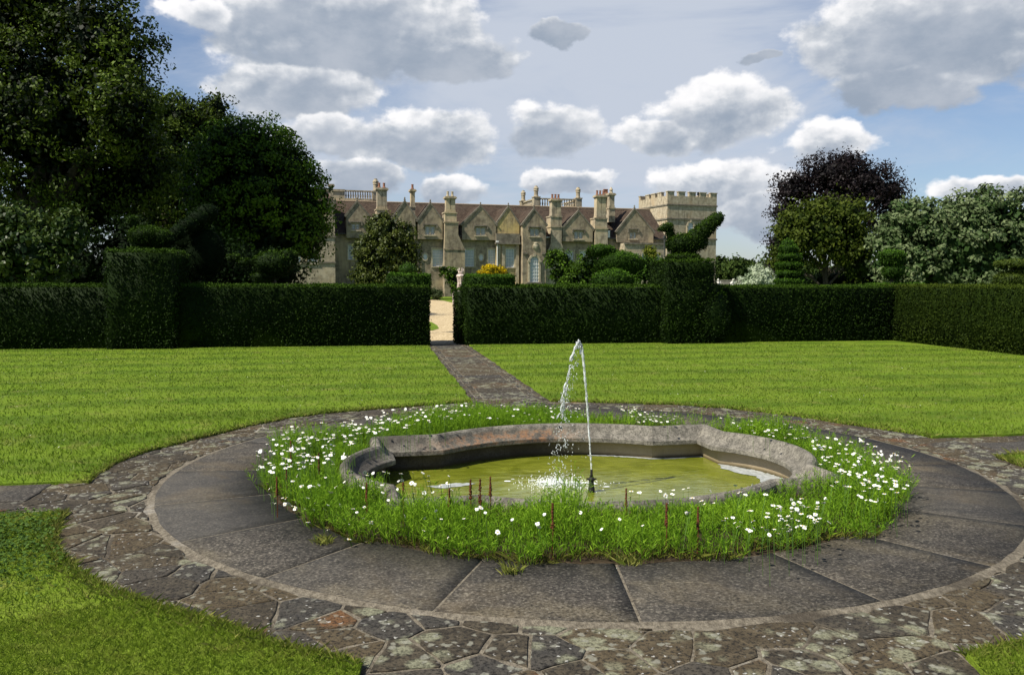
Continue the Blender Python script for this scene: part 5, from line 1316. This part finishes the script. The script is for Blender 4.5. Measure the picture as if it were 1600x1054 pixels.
# first roof terrace, over the left part (stands well back)
off = -9; a, z0 = fh(524, 311, off); b, _ = fh(596, 311, off); z1 = fh(560, 297.3, off)[1]; sc = (z1 - z0) / 1.1
m = MB(); m.box(a - 2, b + .3, 9, 14, 4, z0 - .003); tb = m.build('rear_block', M_ash, house)
sm0 = fh(539, 311, off)[0]; bp = fh(584, 311, off)[0]
balustrade(tb, (sm0, 9.2), (bp, 9.2), z0, 12, sc)
m = MB(); m.box(a - 2, sm0, 9.05, 9.5, z0, z1 - .2); m.box(a - 2, sm0 + .02, 8.95, 9.6, z1 - .197, z1 + .05); m.build('parapet_panel', M_ash, tb)
zt_ = fh(587, 300, off)[1]; pier_(tb, fh(587.5, 300, off)[0], 9.3, z0, zt_, .42)
# second terrace, square, with a rail on two sides
off = -17; a, z0 = fh(837.5, 325, off); b, _ = fh(903, 325, off); z1 = fh(870, 310.2, off)[1]; sc = (z1 - z0 - .1) / 1.1
W_ = b - a; yb_ = 17 + 6.0
m = MB(); m.box(a - .4, b + .4, 16.6, yb_ + .4, 4, z0 + .1); tb = m.build('rear_block', M_ash, house)
balustrade(tb, (a + .4, 17), (b - .4, 17), z0 + .103, 15, sc); balustrade(tb, (a, 17.4), (a, yb_ - .4), z0 + .103, 12, sc); balustrade(tb, (b, 17.4), (b, yb_ - .4), z0 + .103, 12, sc)
zt_ = fh(837, 309, off)[1]
for x_, y_ in ((a, 17), (b, 17), (a, yb_)): pier_(tb, x_, y_, z0 + .103, zt_, .42)

# ------------------------------------------------------------------ battlemented tower (stands to the right, further back)
TC = P(1041, 440, 118); TC.z = 0
tower = empty('castle_tower', label='square battlemented stone tower at the right end of the manor', cat='tower'); TM = Matrix.Translation(TC) @ Matrix.Rotation(R(20), 4, 'Z'); tower.matrix_world = TM; TI = TM.inverted()
def ft(px, py):
    o_ = TI @ Vector((0, 0, CAMZ)); d_ = TI.to_3x3() @ ray(px, py); t = (-o_.y) / d_.y; return o_.x + d_.x * t, o_.z + d_.z * t
TW = ft(1119.2, 360)[0]; TD = TW * 1.03; zt = ft(1041, 305.5)[1]; ztop = ft(1041, 298)[1]
m = MB(); m.box(0, TW, 0, TD, -.1, zt - .9); m.build('wall', M_tower, tower)
m = MB(); zs_ = ft(1041, 319.5)[1]; m.box(-.1, TW + .1, -.1, TD + .1, zs_ - .1, zs_ + .1)
for yy in (341.5, 372.5): z = ft(1041, yy)[1]; m.box(-.12, TW + .12, -.12, TD + .12, z - .11, z + .11)
m.build('string_course', M_coping, tower)
m = MB(); t_ = .45
m.box(0, TW, 0, t_, zt - .897, zt); m.box(0, TW, TD - t_, TD, zt - .897, zt); m.box(0, t_, t_ + .003, TD - t_ - .003, zt - .897, zt); m.box(TW - t_, TW, t_ + .003, TD - t_ - .003, zt - .897, zt); m.build('parapet', M_tower, tower)
def merlon(x0, x1, y0, y1):
    m = MB(); m.box(x0, x1, y0, y1, zt + .003, ztop - .12); m.box(x0 - .07, x1 + .07, y0 - .07, y1 + .07, ztop - .117, ztop); m.build('merlon', M_tower, tower)
for k in range(5):
    w_ = TW / 7.4; x0 = k * (TW - w_) / 4; merlon(x0 + .02, x0 + w_, .0, t_); merlon(x0 + .02, x0 + w_, TD - t_, TD)
    if 0 < k < 4: merlon(0, t_, x0, x0 + w_); merlon(TW - t_, TW, x0, x0 + w_)
xc, zc = ft(1078.7, 352.5); zb = ft(1078.7, 364)[1]; arch(tower, xc, zc, zb, .42, 0, 2, 3, M_glass, .2)
xx, zz = ft(1094, 305); m = MB(); m.box(xx - .2, xx + .2, .1, .5, zz, zz + .45); m.tube([(xx, .3, zz - .4), (xx, .3, zz)], .04, 6); m.build('floodlight', M_iron, tower)

# ------------------------------------------------------------------ stone pieces beyond the gap
M_urn = plain('pink_stone', (.52, .44, .39), .85, .15, .25, 9, .5)
b = P(720, 460, 62); b.z = 0; k = mpp(62)
urn = empty('stone_urn', b, 0, 'pale pinkish stone pedestal with a carved flame finial seen above the hedge by the gap', 'garden ornament')
m = MB(); m.lathe([(.62, 0), (.62, .75), (.60, .78), (.52, .95), (.34, 1.12), (.27, 1.22), (.24, 1.25)], n=10); m.build('pedestal_foot', M_urn, urn)
m = MB(); m.lathe([(.20, 1.253), (.18, 1.55), (.21, 1.85), (.25, 1.95), (.33, 2.02), (.33, 2.10), (.20, 2.2)], n=8)
for j in range(8): a = j * .785; m.tube([(.24 * math.cos(a), .24 * math.sin(a), 1.25), (.19 * math.cos(a), .19 * math.sin(a), 1.6), (.25 * math.cos(a), .25 * math.sin(a), 1.98)], .045, 5)
m.build('shaft', M_urn, urn)
m = MB(); m.lathe([(.12, 2.203), (.2, 2.32), (.15, 2.42)], n=8)
for j in range(6): a = j * 1.05; m.tube([(.12 * math.cos(a), .12 * math.sin(a), 2.38), (.22 * math.cos(a), .22 * math.sin(a), 2.5), (.14 * math.cos(a), .14 * math.sin(a), 2.66)], [.05, .045, .01], 5)
m.build('flame_finial', M_urn, urn)
M_lime = plain('white_stone', (.55, .53, .48), .8, .2, .3, 8, .4)
for i, (x, Y, lb) in enumerate(((1122, 84, 'upright pale stone garden statue right beside the bird pier in the distance'), (1140, 84, 'leaning pale and dark garden statue in the distance left of the silvery bush'))):
    b = P(x, 450, Y); b.z = 0; st = empty('garden_statue', b, 0, lb, 'statue')
    m = MB(); m.box(-.32, .32, -.32, .32, 0, .9); m.box(-.38, .38, -.38, .38, .903, 1.0); m.build('plinth', M_lime, st)
    ln = .28 * i; m = MB(); m.tube([(0, 0, 1.0), (ln * .2, 0, 1.2), (ln * .5, 0, 1.45), (ln, 0, 1.68), (ln * 1.1, 0, 1.76)], [.2, .14, .17, .13, .05], 8); m.lathe([(.01, -.1), (.09, -.04), (.1, .04), (.02, .12)], (ln * 1.2, 0, 1.88), 8)
    m.tube([(ln * .9, -.05, 1.62), (ln * .5 - .16, -.16, 1.45), (ln * .6 + .05, -.25, 1.34)], .045, 6); m.tube([(ln * .9, 0, 1.62), (ln + .22, .05, 1.5), (ln + .26, .05, 1.75)], .045, 6); m.build('figure', M_lime, st, True)
b = P(1145.5, 450, 80); b.z = 0; m = MB(); m.lathe([(.22, 0), (.16, .6), (.14, 1.15), (.4, 1.2), (.38, 1.33), (.2, 1.45), (.02, 1.48)], n=12); o = m.build('staddle_stone', M_lime, None, True); o.location = b; tag(o, 'small mushroom-shaped staddle stone left of the silvery bush', 'staddle stone')
A_, B_ = P(1095, 440, 150), P(1230, 440, 150); m = MB(); m.box(A_.x, B_.x, 0, .5, 0, 1.9); m.box(A_.x - .05, B_.x + .05, -.06, .56, 1.903, 2.05); o = m.build('garden_wall', plain('grey_wall', (.22, .20, .17), .9, .1, .3, 1.5)); o.location = (0, 150, 0); tag(o, 'long low grey stone wall far off in front of the wood', 'wall')
